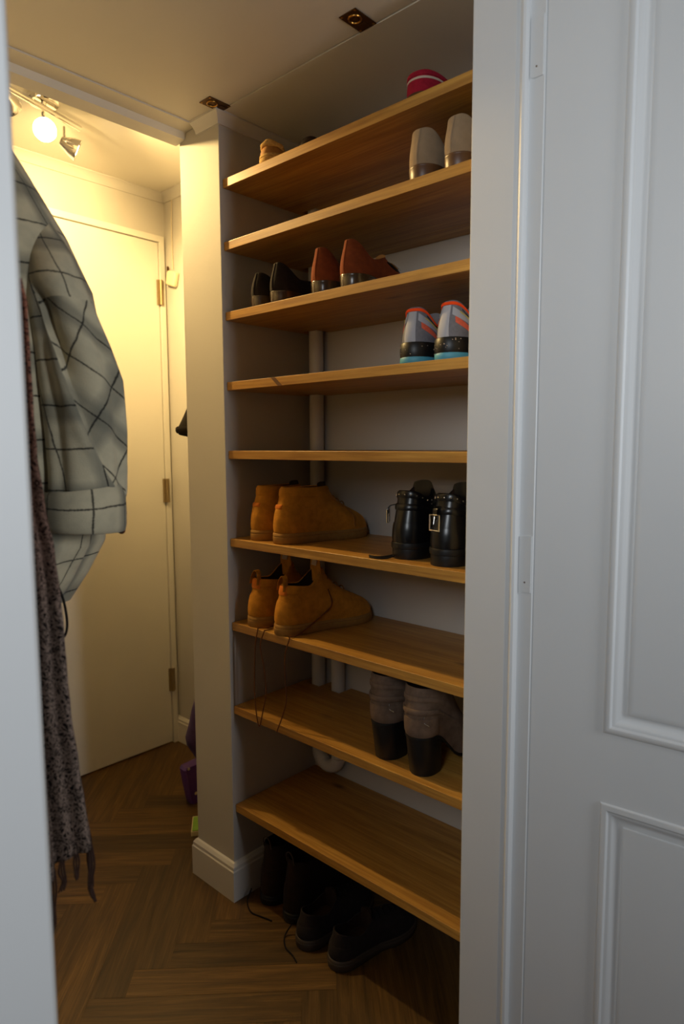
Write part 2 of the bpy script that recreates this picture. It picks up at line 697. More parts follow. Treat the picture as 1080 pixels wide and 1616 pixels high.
# ceilings
struct(bx(POSTX - 0.004, BACKX + 0.1, NEARY - 0.1, SIDEY + 0.05, CEIL - 0.0018, CEIL + 0.02).build('ceiling_niche', M_CEIL, smooth=False))
hatch = thing('ceiling_hatch', 'large white flush hatch panel in the lowered ceiling, closed by two brass latches', 'hatch', (0, 0, CEIL))
bx(LEFTX + 0.012, POSTX - 0.0065, NEARY + 0.02, 1.6894, 0, 0.018).build('panel', M_CEIL, hatch, smooth=False, bevel=0.0007)
struct(bx(LEFTX, WALLX, POSTY2, FARY + 0.1, HIGH, HIGH + 0.1).build('ceiling_corridor', M_CEIL, smooth=False))
struct(bx(LEFTX - 0.1, WALLX, NEARY - 0.1, 1.80, CEIL + 0.03, HIGH + 0.1).build('ceiling_box', M_CEIL, smooth=False))
# moulding that ends the lowered ceiling, across the corridor
mb = MB()
prof = [(1.690, CEIL + 0.022), (1.690, CEIL - 0.004), (1.745, CEIL - 0.006), (1.752, CEIL - 0.024), (1.796, CEIL - 0.030), (1.806, CEIL - 0.022), (1.806, CEIL + 0.19), (1.79, CEIL + 0.19), (1.79, CEIL + 0.022)]
mb.grid([[(x, y, z) for y, z in prof] for x in (LEFTX, POSTX - 0.001)], closed_u=True)
mb.cap([(LEFTX, y, z) for y, z in prof])
struct(mb.build('trim_header', M_CEIL, angle=25))


def sweep(name, prof, path, mat, closed=False):
    """prof: (offset to the left of travel, z); path: xy points with mitred corners"""
    mb = MB()
    rows = []
    n = len(path)
    for i, p in enumerate(path):
        p = Vector(p)
        d0 = (p - Vector(path[i - 1])).normalized() if i > 0 else None
        d1 = (Vector(path[i + 1]) - p).normalized() if i < n - 1 else None
        d0 = d0 or d1
        d1 = d1 or d0
        n0, n1 = Vector((-d0.y, d0.x)), Vector((-d1.y, d1.x))
        m = (n0 + n1)
        m = m / max(1e-6, m.length_squared) * 2
        rows.append([(p.x + m.x * o, p.y + m.y * o, z) for o, z in prof])
    mb.grid(rows, closed_u=True)
    mb.cap(rows[0])
    mb.cap(rows[-1])
    return struct(mb.build(name, mat, angle=25))


# cornice in the niche and round the post (travel so that the room is on the left)
cor = [(0.0, CEIL), (0.0, CEIL - 0.030), (0.006, CEIL - 0.030), (0.010, CEIL - 0.020), (0.020, CEIL - 0.010), (0.028, CEIL - 0.006), (0.028, CEIL)]
sweep('trim_cornice', cor, [(BACKX, NEARY + 0.001), (BACKX, SIDEY), (POSTX, SIDEY), (POSTX, 1.690)], M_TRIM)
cor2 = [(0.0, HIGH), (0.0, HIGH - 0.034), (0.006, HIGH - 0.034), (0.012, HIGH - 0.02), (0.024, HIGH - 0.008), (0.034, HIGH - 0.004), (0.034, HIGH)]
sweep('trim_cornice_far', cor2, [(WALLX, POSTY2), (WALLX, FARY), (LEFTX, FARY)], M_WALL)
bb = [(0.0, 0.0), (0.015, 0.0), (0.015, 0.098), (0.0125, 0.102), (0.0125, 0.106), (0.012, 0.112), (0.006, 0.121), (0.0, 0.124)]
sweep('baseboard_post', bb, [(BACKX, SIDEY), (POSTX, SIDEY), (POSTX, POSTY2), (WALLX, POSTY2)], M_TRIM)
sweep('baseboard_right', bb, [(WALLX, POSTY2 + 0.015), (WALLX, FARY)], M_TRIM)
sweep('baseboard_niche', bb, [(BACKX, NEARY + 0.001), (BACKX, SIDEY - 0.015)], M_TRIM)

# far door
d2 = sframe('door_2')
mb = bx(DX0, DX1, FARY - 0.004, FARY + 0.036, 0.006, DZ)
mb.build('leaf', M_FARDOOR, d2, smooth=False, bevel=0.0015)
mb = MB()
mb.box(DX1 + 0.004, DX1 + 0.028, FARY - 0.012, FARY + 0.05, 0, DZ + 0.03)
mb.box(DX0 - 0.028, DX0 - 0.004, FARY - 0.012, FARY + 0.05, 0, DZ + 0.03)
mb.box(DX0 - 0.004, DX1 + 0.004, FARY - 0.012, FARY + 0.05, DZ + 0.004, DZ + 0.03)
mb.build('frame', M_FARDOOR, d2, smooth=False)
for z in (2.12, 1.223, 0.315):
    mb = MB()
    mb.box(DX1 - 0.012, DX1 + 0.018, FARY - 0.0135, FARY - 0.0035, z - 0.055, z + 0.055)
    mb.tube([(DX1 + 0.002, FARY - 0.018, z - 0.055 + 0.0) for _ in range(1)] + [(DX1 + 0.002, FARY - 0.018, z + 0.055)], 0.007, 10)
    mb.build('hinge', M_STEEL, d2)

# doorway casing and right jamb
mb = MB()
prof = [(0.235, NEARY + 0.01), (0.235, 0.600), (0.232, 0.594), (0.150, 0.590), (0.143, 0.597), (0.140, 0.615), (0.140, NEARY)]
mb2 = MB()
LC = [(0.246, NEARY + 0.004), (0.246, 0.604), (0.2435, 0.6), (0.150, 0.594), (0.140, 0.602), (0.138, 0.614), (0.234, 0.614), (0.234, NEARY + 0.004)]
mb2.grid([[(x, y, z) for x, y in LC] for z in (0, 2.40)], closed_u=True)
mb2.cap([(x, y, 2.40) for x, y in LC])
mb2.cap([(x, y, 0) for x, y in LC])
struct(mb2.build('trim_1', M_DOOR, angle=30))
JX = 1.18
RJ = [(1.236, NEARY + 0.004), (JX + 0.002, NEARY + 0.004), (JX, NEARY + 0.002), (JX, 0.643), (JX + 0.002, 0.640), (JX + 0.0035, 0.6365), (JX + 0.0015, 0.633),
      (JX - 0.0005, 0.629), (JX + 0.001, 0.624), (JX + 0.006, 0.6215), (JX + 0.014, 0.6215), (JX + 0.014, 0.5925), (JX + 0.018, 0.5895), (1.27, 0.5895), (1.27, 0.614), (1.236, 0.614)]
mb = MB()
mb.grid([[(x, y, z) for x, y in RJ] for z in (0, 2.40)], closed_u=True)
mb.cap([(x, y, 2.40) for x, y in RJ])
mb.cap([(x, y, 0) for x, y in RJ])
struct(mb.build('trim_2', M_DOOR, angle=30))
struct(bx(0.246, JX, 0.60, NEARY + 0.004, 2.40, 2.43).build('trim_3', M_DOOR, smooth=False))

# open panelled door: local frame x along the leaf from the hinge, y out of the visible face, z up
dth = math.radians(174.3)
ddir = Vector((math.sin(dth), math.cos(dth)))          # from hinge towards the camera's room
d1 = sframe('door_1', (JX + 0.016, 0.5885, 0.0), math.atan2(ddir.y, ddir.x))
LW, LT, LH = 0.90, 0.040, 2.36
# y local = left of travel = ? visible face is the one towards -X
VIS = -1.0 if (Vector((-ddir.y, ddir.x)).x > 0) else 1.0


def door_panel_rings(x0, x1, z0, z1):
    pr = [(0.0, 0.0), (0.0012, 0.0022), (0.0035, 0.0038), (0.008, 0.0046), (0.012, 0.0042), (0.0145, 0.0024), (0.0155, 0.0006), (0.0185, 0.0002), (0.023, -0.0024), (0.030, -0.0062), (0.0375, -0.0080), (0.0405, -0.0076), (0.0415, -0.0048), (0.0435, -0.0042), (0.052, -0.0038)]
    rows = []
    for d, h in pr:
        rows.append([(x0 + d, VIS * h, z0 + d), (x1 - d, VIS * h, z0 + d), (x1 - d, VIS * h, z1 - d), (x0 + d, VIS * h, z1 - d)])
    return rows


PAN = [(0.139, LW - 0.13, 0.205, 0.757), (0.139, LW - 0.13, 0.893, 2.23)]
mb = MB()
# front face with two openings
xs = [0, PAN[0][0], PAN[0][1], LW]
zs = [0.008, PAN[0][2], PAN[0][3], PAN[1][2], PAN[1][3], LH]
for i in range(3):
    for j in range(5):
        if i == 1 and j in (1, 3):
            continue
        mb.face([mb.vert((x, 0, z)) for x, z in ((xs[i], zs[j]), (xs[i + 1], zs[j]), (xs[i + 1], zs[j + 1]), (xs[i], zs[j + 1]))])
yb = -VIS * LT
for (xa, xb_, za, zb_) in ((0, LW, 0.008, LH),):
    mb.face([mb.vert(p) for p in ((xa, yb, za), (xb_, yb, za), (xb_, yb, zb_), (xa, yb, zb_))])
    mb.face([mb.vert(p) for p in ((xa, yb, za), (xa, 0, za), (xa, 0, zb_), (xa, yb, zb_))])
    mb.face([mb.vert(p) for p in ((xb_, yb, za), (xb_, 0, za), (xb_, 0, zb_), (xb_, yb, zb_))])
    mb.face([mb.vert(p) for p in ((xa, yb, zb_), (xb_, yb, zb_), (xb_, 0, zb_), (xa, 0, zb_))])
    mb.face([mb.vert(p) for p in ((xa, yb, za), (xb_, yb, za), (xb_, 0, za), (xa, 0, za))])
mb.build('leaf', M_DOOR, d1, smooth=False)
for pn in PAN:
    mb = MB()
    rows = door_panel_rings(*pn)
    mb.grid(rows, closed_u=True)
    last = rows[-1]
    mb.face([mb.vert(p) for p in last])
    mb.build('panel', M_DOOR, d1, smooth=True, angle=28)


def hinge_leaf(zc, h):
    mb = MB()
    pts = []
    r = 0.008
    y0, y1, z0, z1 = 0.5945, 0.6195, zc - h / 2, zc + h / 2
    for a in range(7):
        t = PI / 2 * a / 6
        pts.append((y1 - r + r * math.sin(t), z1 - r + r * math.cos(t)))
    for a in range(7):
        t = PI / 2 * a / 6
        pts.append((y1 - r + r * math.cos(t), z0 + r - r * math.sin(t)))
    pts += [(y0, z0), (y0, z1)]
    x0, x1 = JX + 0.0145, JX + 0.0115
    mb.grid([[(x, y, z) for y, z in pts] for x in (x0, x1)], closed_u=True)
    mb.cap([(x1, y, z) for y, z in pts])
    o = mb.build('hinge', M_DOOR, None, angle=30)
    o.parent = d1
    o.matrix_parent_inverse = (Matrix.Translation(d1.location) @ Matrix.Rotation(d1.rotation_euler[2], 4, 'Z')).inverted()
    for dz in (-0.32,):
        s = MB()
        s.disc_stack([(0.0001, 0.0012), (0.0014, 0.001), (0.0018, 0.0)], 10)
        so = s.build('screw', M_BRASSDARK, o)
        so.rotation_euler = (0, -PI / 2, 0)
        so.location = (x1, (y0 + y1) / 2, zc + dz * h)
    return o


hinge_leaf(2.150, 0.105)
hinge_leaf(1.195, 0.112)

# heating pipes in the niche corner
mb = MB()
PX1, PY1, PX2, PY2 = BACKX - 0.030, 1.540, BACKX - 0.028, 1.452
heat = thing('heating_pipe', 'white painted heating pipes joined by a bend in the corner of the niche', 'pipe', (0, 0, 0))
pts = [(PX1, PY1, z) for z in (2.33, 1.5, 0.9, 0.45)]
bend = []
for a in range(13):
    t = PI * a / 12
    cy = (PY1 + PY2) / 2
    bend.append((lerp(PX1, PX2, a / 12), cy + (PY1 - PY2) / 2 * math.cos(t), 0.392 - 0.042 * math.sin(t)))
MB().tube([(PX1, PY1, z) for z in (CEIL - 0.001, 1.9, 1.5, 0.9, 0.42, 0.392)], 0.0235, 20).build('tall_pipe', M_PIPE, heat)
MB().tube([(PX2, PY2, z) for z in (0.885, 0.7, 0.5, 0.392)], 0.0225, 20).build('short_pipe', M_PIPE, heat)
MB().tube(bend, 0.0235, 20).build('bend', M_PIPE, heat)

# ------------------------------------------------------------------ shelves
SHNAMES = ['topmost', 'second from the top', 'third from the top', 'fourth from the top, with a knot scar on its front edge', 'middle',
           'fourth from the bottom', 'third from the bottom', 'second from the bottom', 'lowest']
SHL = ['topmost oak shelf, just under the ceiling, carrying a red striped slipper',
       'oak shelf second from the top, carrying beige suede shoes',
       'oak shelf third from the top, carrying black and red-brown shoes',
       'oak shelf with a dark knot on its front edge, under the grey running shoes',
       'empty oak shelf at eye level, seen edge-on',
       'oak shelf carrying ochre high-tops and buckled black boots',
       'oak shelf carrying unlaced ochre boots whose laces hang down',
       'oak shelf carrying worn taupe heeled boots',
       'lowest oak shelf, empty, above the dark shoes on the floor']
for i, z in enumerate(ZSH):
    root = thing('shelf', SHL[i], 'shelf', (SHX, NEARY + 0.005, z - SHTH), 0, 'oak shelves in the niche')
    mb = MB()
    wx, wy = BACKX - 0.002 - SHX, SIDEY - 0.002 - (NEARY + 0.005)
    if i < 8 and i >= 0:
        # cut back corner for the pipes: notch
        mb.box(0, wx - 0.075, 0, wy, 0, SHTH)
        nb = 1.418 if i > 5 else 1.508
        mb.box(wx - 0.075, wx, 0, nb - (NEARY + 0.005), 0, SHTH)
        mb.box(wx - 0.075, wx - 0.058, nb - (NEARY + 0.005), wy, 0, SHTH)
        mb.box(wx - 0.058, wx, 1.572 - (NEARY + 0.005), wy, 0, SHTH)
        if i > 5:
            mb.box(wx - 0.058, wx, 1.482 - (NEARY + 0.005), 1.510 - (NEARY + 0.005), 0, SHTH)
    else:
        mb.box(0, wx, 0, wy, 0, SHTH)
    o = mb.build('board', M_OAK, root, smooth=False, bevel=0.0012)
    if i == 3:
        k = MB()
        yk = [(1.348, 0.000), (1.366, 0.000), (1.395, SHTH), (1.378, SHTH)]
        rows = [[(-0.0006, y - (NEARY + 0.005), z_) for y, z_ in yk], [(0.0015, y - (NEARY + 0.005), z_) for y, z_ in yk]]
        k.grid(rows, closed_u=True)
        k.face([k.vert(p) for p in rows[0]])
        kk = k.build('knot', M_KNOT, root, smooth=False)
        kk['label'] = 'dark diagonal knot scar'


# ------------------------------------------------------------------ shoes
NU = 56


class Shoe:
    def __init__(s, L=0.29, W=0.1, heel=0.025, toe=0.014, xc0=0.006, xc1=0.14, wc=0.036, hb=0.10, hs=0.085, hf=0.11, toeh=0.05, heelw=0.82,
                 toe_round=2.0, side=1, bulge=0.004, fullness=0.42, throat=0.38):
        s.__dict__.update(locals())

    def wid(s, t):
        h = s.W / 2
        w = table([(0, s.heelw * 0.94), (0.18, s.heelw), (0.42, 0.80), (0.68, 1.0), (0.8, 0.98), (1, 0.86)], t) * h
        if t < 0.15:
            w *= math.sqrt(max(0, 1 - (1 - t / 0.15) ** 2))
        if t > 0.68:
            w *= max(0, 1 - ((t - 0.68) / 0.32) ** s.toe_round) ** 0.5
        return w

    def out(s, u, off=0.0):
        th = 2 * PI * u
        t = (1 - math.cos(th)) / 2
        x = t * s.L
        y = s.wid(t) * (1 if u < 0.5 else -1) + s.side * (-0.010) * math.sin(PI * t) ** 2 * (1 if t > 0.5 else 0.6)
        if off:
            cx = s.L * min(max(t, 0.12), 0.8)
            d = Vector((x - cx, y)) if not (0.15 < t < 0.7) else Vector((0, y))
            if d.length > 1e-6:
                d.normalize()
            x += d.x * off
            y += d.y * off
        return x, y, t

    def zs(s, t):
        return lerp(s.heel, s.toe, sm(0.18, 0.62, t))

    def S(s, u, v):
        x, y, t = s.out(u)
        th = 2 * PI * u
        tc = t
        xc = s.xc0 + (s.xc1 - s.xc0) * tc
        wy = math.sin(th)
        yc = s.wc * (abs(wy) ** 0.8) * (1 if wy >= 0 else -1)
        if tc < 0.5:
            hc = lerp(s.hb, s.hs, sm(0.0, 0.5, tc))
        else:
            hc = lerp(s.hs, s.hf, sm(0.5, 1.0, tc))
        z0 = s.zs(t)
        wf = sm(0.45, 0.95, t)
        P0 = Vector((x, y, z0))
        P3 = Vector((xc, yc, hc))
        hh = hc - z0
        # sides/heel
        ox = -1 if t < 0.1 else 0
        oy = (1 if y >= 0 else -1) * sm(0.02, 0.2, t) * (1 - sm(0.9, 1.0, t))
        A1 = P0 + Vector((-s.bulge * (1 - sm(0.0, 0.15, t)), s.bulge * oy, hh * s.fullness))
        A2 = P3 + Vector((-s.bulge * 0.5 * (1 - sm(0.0, 0.15, t)), s.bulge * 0.5 * oy, -hh * 0.32))
        # toe
        dx, dy = x - xc, y - yc
        B1 = P0 + Vector((0.004 * wf, 0, s.toeh * 1.25))
        B2 = Vector((xc + s.throat * dx, yc + min(0.30, s.throat) * dy, min(hc - 0.1 * hh, z0 + s.toeh * 1.12)))
        P1, P2 = A1.lerp(B1, wf), A2.lerp(B2, wf)
        q = 1 - v
        return P0 * q ** 3 + P1 * (3 * q * q * v) + P2 * (3 * q * v * v) + P3 * v ** 3

    def N(s, u, v):
        e = 1e-3
        a = s.S((u + e) % 1.0, v) - s.S((u - e) % 1.0, v)
        b = s.S(u, min(1, v + e)) - s.S(u, max(0, v - e))
        n = a.cross(b)
        return n.normalized() if n.length > 1e-12 else Vector((0, 0, 1))

    # ---- parts
    def upper(s, parent, mat, thick=0.004, name='upper', nv=14):
        mb = MB()
        rows = [[s.S(k / NU, i / nv) for k in range(NU)] for i in range(nv + 1)]
        # rolled rim
        top = rows[-1]
        cen = sum((Vector(p) for p in top), Vector()) / NU
        inner = []
        for f_, dz in ((thick * 0.5, thick * 0.45), (thick, 0.0)):
            row = []
            for p in top:
                d = Vector((cen.x - p.x, cen.y - p.y, 0))
                d = d.normalized() if d.length > 1e-6 else d
                row.append(p + d * f_ + Vector((0, 0, dz)))
            inner.append(row)
        mb.grid(rows + inner, closed_u=True)
        return mb.build(name, mat, parent, angle=60)

    def lining(s, parent, mat, depth=0.55, thick=0.004):
        mb = MB()
        rows = []
        top = [s.S(k / NU, 1.0) for k in range(NU)]
        cen = sum((Vector(p) for p in top), Vector()) / NU
        for v in (1.0, 0.9, 0.75, 1 - depth):
            row = []
            for k in range(NU):
                p = s.S(k / NU, 1.0)
                b = s.S(k / NU, v)
                d = Vector((cen.x - p.x, cen.y - p.y, 0))
                d = d.normalized() if d.length > 1e-6 else d
                t = s.out(k / NU)[2]
                z = p.z - (1 - v) * (p.z - s.zs(t)) * 0.9
                row.append(Vector((p.x, p.y, z)) + d * (thick + 0.0004))
            rows.append(row)
        mb.grid(rows, closed_u=True)
        mb.cap(rows[-1])
        return mb.build('lining', mat, parent, angle=60)

    def sole(s, parent, mat, off=0.003, thin=None, groove=False, toe_spring=0.0, z0=0.0, ztop=None, name='sole'):
        mb = MB()
        rows = []
        lv = [0.0, 0.08, 0.5, 0.92, 1.0]
        offs = [-0.002, 0.0, 0.0008, 0.0, -0.002]
        if groove:
            lv = [0, 0.06, 0.6, 0.64, 0.70, 0.74, 0.95, 1.0]
            offs = [-0.002, 0, 0.001, 0.0008, -0.0012, 0.0006, 0, -0.002]
        for f_, o_ in zip(lv, offs):
            row = []
            for k in range(NU):
                x, y, t = s.out(k / NU, off + o_)
                top = s.zs(t) + 0.001 if ztop is None else ztop(t)
                bot = (max(0, top - thin) if thin else z0) + toe_spring * sm(0.8, 1.0, t)
                row.append((x, y, lerp(bot, top, f_)))
            rows.append(row)
        mb.grid(rows, closed_u=True)
        mb.cap(rows[0])
        mb.cap(rows[-1])
        return mb.build(name, mat, parent, angle=50)

    def heel_block(s, parent, mat, length=0.24, thin=0.006, taper=0.9, back=0.0, n=28):
        mb = MB()
        rows = []
        for f_ in (0, 0.04, 0.5, 0.96, 1.0):
            row = []
            sc_ = lerp(taper, 1.0, f_) * (0.98 if f_ in (0, 1.0) else 1.0)
            ring = []
            for k in range(n + 1):
                th = -0.9 * PI / 2 + 0.0
                a = lerp(-length, length, k / n)
                u = a % 1.0
                x, y, t = s.out(u, 0.0015)
                ring.append((x, y, s.zs(t)))
            cx = sum(p[0] for p in ring) / len(ring)
            for (x, y, zt) in ring:
                row.append((cx + (x - cx) * sc_ + back * (1 - f_), y * sc_, lerp(0, zt - thin * 0.5, f_)))
            rows.append(row)
        mb.grid(rows, closed_u=True)
        mb.cap(rows[0])
        mb.cap(rows[-1])
        return mb.build('heel', mat, parent, angle=50)

    def patch(s, parent, name, mat, u0, u1, v0, v1, off=0.0015, nu=16, nv=6, vf0=None, vf1=None, edge=True):
        """raised overlay that follows the upper; v limits may be functions of 0..1 along u"""
        mb = MB()
        top, bot = [], []
        for j in range(nv + 1):
            r1, r2 = [], []
            for i in range(nu + 1):
                a = i / nu
                u = (lerp(u0, u1, a)) % 1.0
                lo = vf0(a) if vf0 else v0
                hi = vf1(a) if vf1 else v1
                v = min(1.0, max(0.0, lerp(lo, hi, j / nv)))
                p, n = s.S(u, v), s.N(u, v)
                e = 1.0 if 0 < i < nu and 0 < j < nv else 0.55
                r1.append(p + n * (off * e * SGN))
                r2.append(p - n * (0.0006 * SGN))
            top.append(r1)
            bot.append(r2)
        mb.grid(top)
        mb.grid(bot)
        for seq in ([(0, i) for i in range(nu + 1)], [(nv, i) for i in range(nu + 1)], [(j, 0) for j in range(nv + 1)], [(j, nu) for j in range(nv + 1)]):
            mb.grid([[top[j][i] for j, i in seq], [bot[j][i] for j, i in seq]])
        return mb.build(name, mat, parent, angle=50)

    def P(s, u, v, off=0.0):
        u = u % 1.0
        return s.S(u, v) + s.N(u, v) * (off * SGN)


# outward sign of N
_t = Shoe()
SGN = 1.0 if _t.N(0.25, 0.4).y > 0 else -1.0


def smooth_pts(pts, n=8):
    pts = [Vector(p) for p in pts]
    out = []
    P = [pts[0] * 2 - pts[1]] + pts + [pts[-1] * 2 - pts[-2]]
    for i in range(1, len(P) - 2):
        p0, p1, p2, p3 = P[i - 1], P[i], P[i + 1], P[i + 2]
        for k in range(n):
            t = k / n
            out.append(0.5 * ((2 * p1) + (p2 - p0) * t + (2 * p0 - 5 * p1 + 4 * p2 - p3) * t * t + (3 * p1 - p0 - 3 * p2 + p3) * t ** 3))
    out.append(pts[-1])
    return out


def laces(s, root, mat, rows_=5, r=0.0018, v_in=0.985, xs=(0.40, 0.60)):
    for k in range(rows_):
        u = lerp(xs[0], 0.455, k / max(1, rows_ - 1))
        vv = lerp(0.96, 0.62, k / max(1, rows_ - 1))
        a, b = s.P(u, vv, 0.002), s.P(1 - u, vv, 0.002)
        m = (a + b) / 2 + Vector((0.002, 0, 0.008))
        MB().tube(smooth_pts([a, a.lerp(m, 0.6) + Vector((0, 0, 0.002)), m, b.lerp(m, 0.6) + Vector((0, 0, 0.002)), b], 5), r, 6).build('lace', mat, root)


def tongue(s, root, mat, h=0.03, w=0.03, lean=0.01):
    base = s.S(0.5, 1.0)
    mb = MB()
    rows = []
    for j in range(7):
        f_ = j / 6
        row = []
        for side_, th_ in ((1, 0.004), (-1, -0.004)):
            seq = range(9) if side_ == 1 else range(8, -1, -1)
            for i in seq:
                a = (i / 8 - 0.5) * 2
                ww = w * lerp(0.9, 1.0 - 0.25 * f_ * f_, f_)
                x = base.x - 0.012 + lean * f_ - 0.006 * a * a + th_ * (1 - abs(a) ** 4)
                row.append((x, a * ww, base.z - 0.04 + (h + 0.04) * f_ - 0.006 * a * a * f_))
        rows.append(row)
    mb.grid(rows, closed_u=True)
    mb.cap(rows[-1])
    return mb.build('tongue', mat, root, angle=60)


G_SHOE = {}


def shoe_root(name, label, cat, x, y, z, ang=0.0, group=None):
    return thing(name, label, cat, (x, y, z), math.radians(ang), group)


# --- ochre high-tops (closed collar) and ochre boots (open, with heel loop)
def ochre(x, y, z, ang, label, side, loop=False, group=None, L=0.305):
    if loop:
        s = Shoe(L=L, W=0.098, heel=0.030, toe=0.026, xc0=0.020, xc1=0.150, wc=0.037, hb=0.140, hs=0.135, hf=0.178, toeh=0.054, side=side, bulge=0.006, throat=0.20)
    else:
        s = Shoe(L=L, W=0.096, heel=0.030, toe=0.028, xc0=0.022, xc1=0.172, wc=0.037, hb=0.158, hs=0.156, hf=0.158, toeh=0.050, side=side, bulge=0.006, throat=0.16)
    r = shoe_root('high_top_shoe' if not loop else 'lace_up_boot', label, 'shoe' if not loop else 'boot', x, y, z, ang, group)
    s.upper(r, M_OCHRE, 0.006)
    s.lining(r, M_LINING, 0.6, 0.006)
    s.sole(r, M_OCHRE_D, 0.0035, groove=True)
    # heel counter and collar band
    s.patch(r, 'heel_counter', M_OCHRE, -0.13, 0.13, 0.02, 0.55, 0.0022, 18, 8, vf1=lambda a: 0.60 - 0.16 * (2 * a - 1) ** 2)
    s.patch(r, 'collar_band', M_OCHRE, -0.30, 0.30, 0.80, 0.985, 0.0026, 28, 5)
    if loop:
        t = s.patch(r, 'heel_tab', M_OCHRE_TAB, -0.07, 0.07, 0.74, 1.0, 0.004, 10, 5)
        t['label'] = 'bright orange heel tab'
        b = s.S(0.0, 0.98)
        mb = MB()
        pts = []
        for k in range(15):
            a = PI * k / 14
            pts.append(b + Vector((-0.002 + 0.012 * math.sin(a) * 0.6, 0.019 * math.cos(a), -0.010 + 0.040 * math.sin(a))))
        rows = []
        for p in pts:
            rows.append([p + Vector((dx, 0, 0)) for dx in (-0.007, 0.0075)] + [p + Vector((0.0075, 0, -0.0026)), p + Vector((-0.007, 0, -0.0026))])
        mb.grid(rows, closed_u=True)
        mb.build('pull_loop', M_OCHRE, r, angle=50)
        tg = tongue(s, r, M_OCHRE, 0.035, 0.032, -0.004)
        lab = bx(-0.001, 0.001, -0.013, 0.013, -0.008, 0.008)
        lo = lab.build('tongue_label', M_STRIPE, tg, smooth=False)
        bp = s.S(0.5, 1.0)
        lo.location = (bp.x - 0.024, 0, bp.z + 0.018)
        lo.rotation_euler = (0, 0.25, 0)
    else:
        tg = tongue(s, r, M_LINING, 0.014, 0.028, 0.0)
        t = s.patch(r, 'heel_tab', M_OCHRE_TAB, -0.045, 0.045, 0.50, 0.60, 0.0042, 8, 4)
    laces(s, r, M_LACE, 5, 0.0019)
    return s, r


Sa, Ra = ochre(1.252, 1.503, ZSH[5], -4, 'ochre suede high-top next to the niche side wall, left one of its pair', 1, False, 'ochre high-tops')
Sb, Rb = ochre(1.247, 1.401, ZSH[5], -13, 'ochre suede high-top with a loose lace, right one of its pair', -1, False, 'ochre high-tops', 0.315)
# its loose lace down the outer side
pts = [Sb.P(0.60, 0.93, 0.003), Sb.P(0.615, 0.84, 0.006), Sb.P(0.625, 0.70, 0.009), Sb.P(0.632, 0.5, 0.010), Sb.P(0.645, 0.28, 0.008), Sb.P(0.66, 0.06, 0.007)]
MB().tube(smooth_pts(pts), 0.0019, 7).build('loose_lace', M_LACE, Rb)

Sc, Rc = ochre(1.240, 1.510, ZSH[6], -8, 'ochre lace-up boot with orange heel loop, nearer the niche side wall', 1, True, 'ochre lace-up boots')
Sd, Rd = ochre(1.232, 1.385, ZSH[6], -14, 'ochre lace-up boot with orange heel loop, farther from the niche side wall', -1, True, 'ochre lace-up boots', 0.325)


def world_tube(pts, r, name, mat, root, n=7):
    """points in scene space, parented to a thing"""
    mw = Matrix.Translation(root.location) @ Matrix.Rotation(root.rotation_euler[2], 4, 'Z')
    inv = mw.inverted()
    return MB().tube([inv @ Vector(p) for p in smooth_pts(pts)], r, n).build(name, mat, root)


def atx(x, y, X):
    d = ray(x, y)
    return CAM + d * ((X - CAM.x) / d.x)


XE = SHX - 0.006
zt = ZSH[6] + 0.003
# hanging loop (left) from between the two boots
p0 = Vector((1.262, 1.452, zt))
loop = [p0, Vector((1.243, 1.462, zt + 0.001)), Vector((SHX - 0.003, 1.464, zt + 0.002)), atx(407, 994, XE + 0.001), atx(403, 1020, XE), atx(402, 1070, XE), atx(403, 1110, XE), atx(409, 1146, XE), atx(416, 1118, XE), atx(420, 1092, XE), atx(417, 1055, XE), atx(411, 1020, XE), atx(417, 997, XE), Vector((SHX - 0.003, 1.430, zt + 0.002)), Vector((1.244, 1.432, zt + 0.001)), Vector((1.262, 1.436, zt))]
world_tube(loop, 0.0019, 'hanging_lace', M_LACE_R, Rc)
q = Sd
mwd = Matrix.Translation(Rd.location) @ Matrix.Rotation(Rd.rotation_euler[2], 4, 'Z')
long_l = [mwd @ Sd.P(0.66, 0.75, 0.004), mwd @ Sd.P(0.72, 0.42, 0.006), mwd @ Sd.P(0.78, 0.18, 0.008), Vector((1.262, 1.325, zt + 0.004)), Vector((SHX - 0.003, 1.330, zt + 0.003)), atx(457, 1008, XE + 0.001), atx(450, 1035, XE), atx(450, 1070, XE), atx(452, 1105, XE), atx(446, 1130, XE), atx(437, 1155, XE)]
world_tube(long_l, 0.0019, 'hanging_lace', M_LACE_R, Rd)


# --- beige suede slip-ons
def loafer(x, y, z, ang, name, label, side, mat, heelmat, lining, group, heel=0.032, hb=0.104, L=0.275, wc=0.030, xc1=0.15, hs=0.070, hf=0.075, W=0.092, seam=True):
    s = Shoe(L=L, W=W, heel=heel, toe=0.010, xc0=0.010, xc1=xc1, wc=wc, hb=hb, hs=hs, hf=hf, toeh=0.036, side=side, bulge=0.008, fullness=0.36)
    r = shoe_root(name, label, 'shoe', x, y, z, ang, group)
    s.upper(r, mat, 0.0035)
    s.lining(r, lining, 0.7, 0.0035)
    s.sole(r, heelmat, 0.001, thin=0.006)
    s.heel_block(r, heelmat, 0.17, 0.004, 0.92)
    if seam:
        s.patch(r, 'heel_seam', mat, -0.007, 0.007, 0.04, 0.985, 0.0016, 4, 10)
    return s, r


loafer(1.250, 0.917, ZSH[1], 7, 'slip_on_shoe', 'beige suede slip-on with brown heel, left one of its pair', 1, M_BEIGE, M_HEELBRN, M_LINING_T, 'beige suede slip-ons', hb=0.114, heel=0.035, W=0.091, wc=0.041)
loafer(1.252, 0.831, ZSH[1], -4, 'slip_on_shoe', 'beige suede slip-on with brown heel, right one, half hidden by the door jamb', -1, M_BEIGE, M_HEELBRN, M_LINING_T, 'beige suede slip-ons', hb=0.114, heel=0.035, W=0.091, wc=0.041)
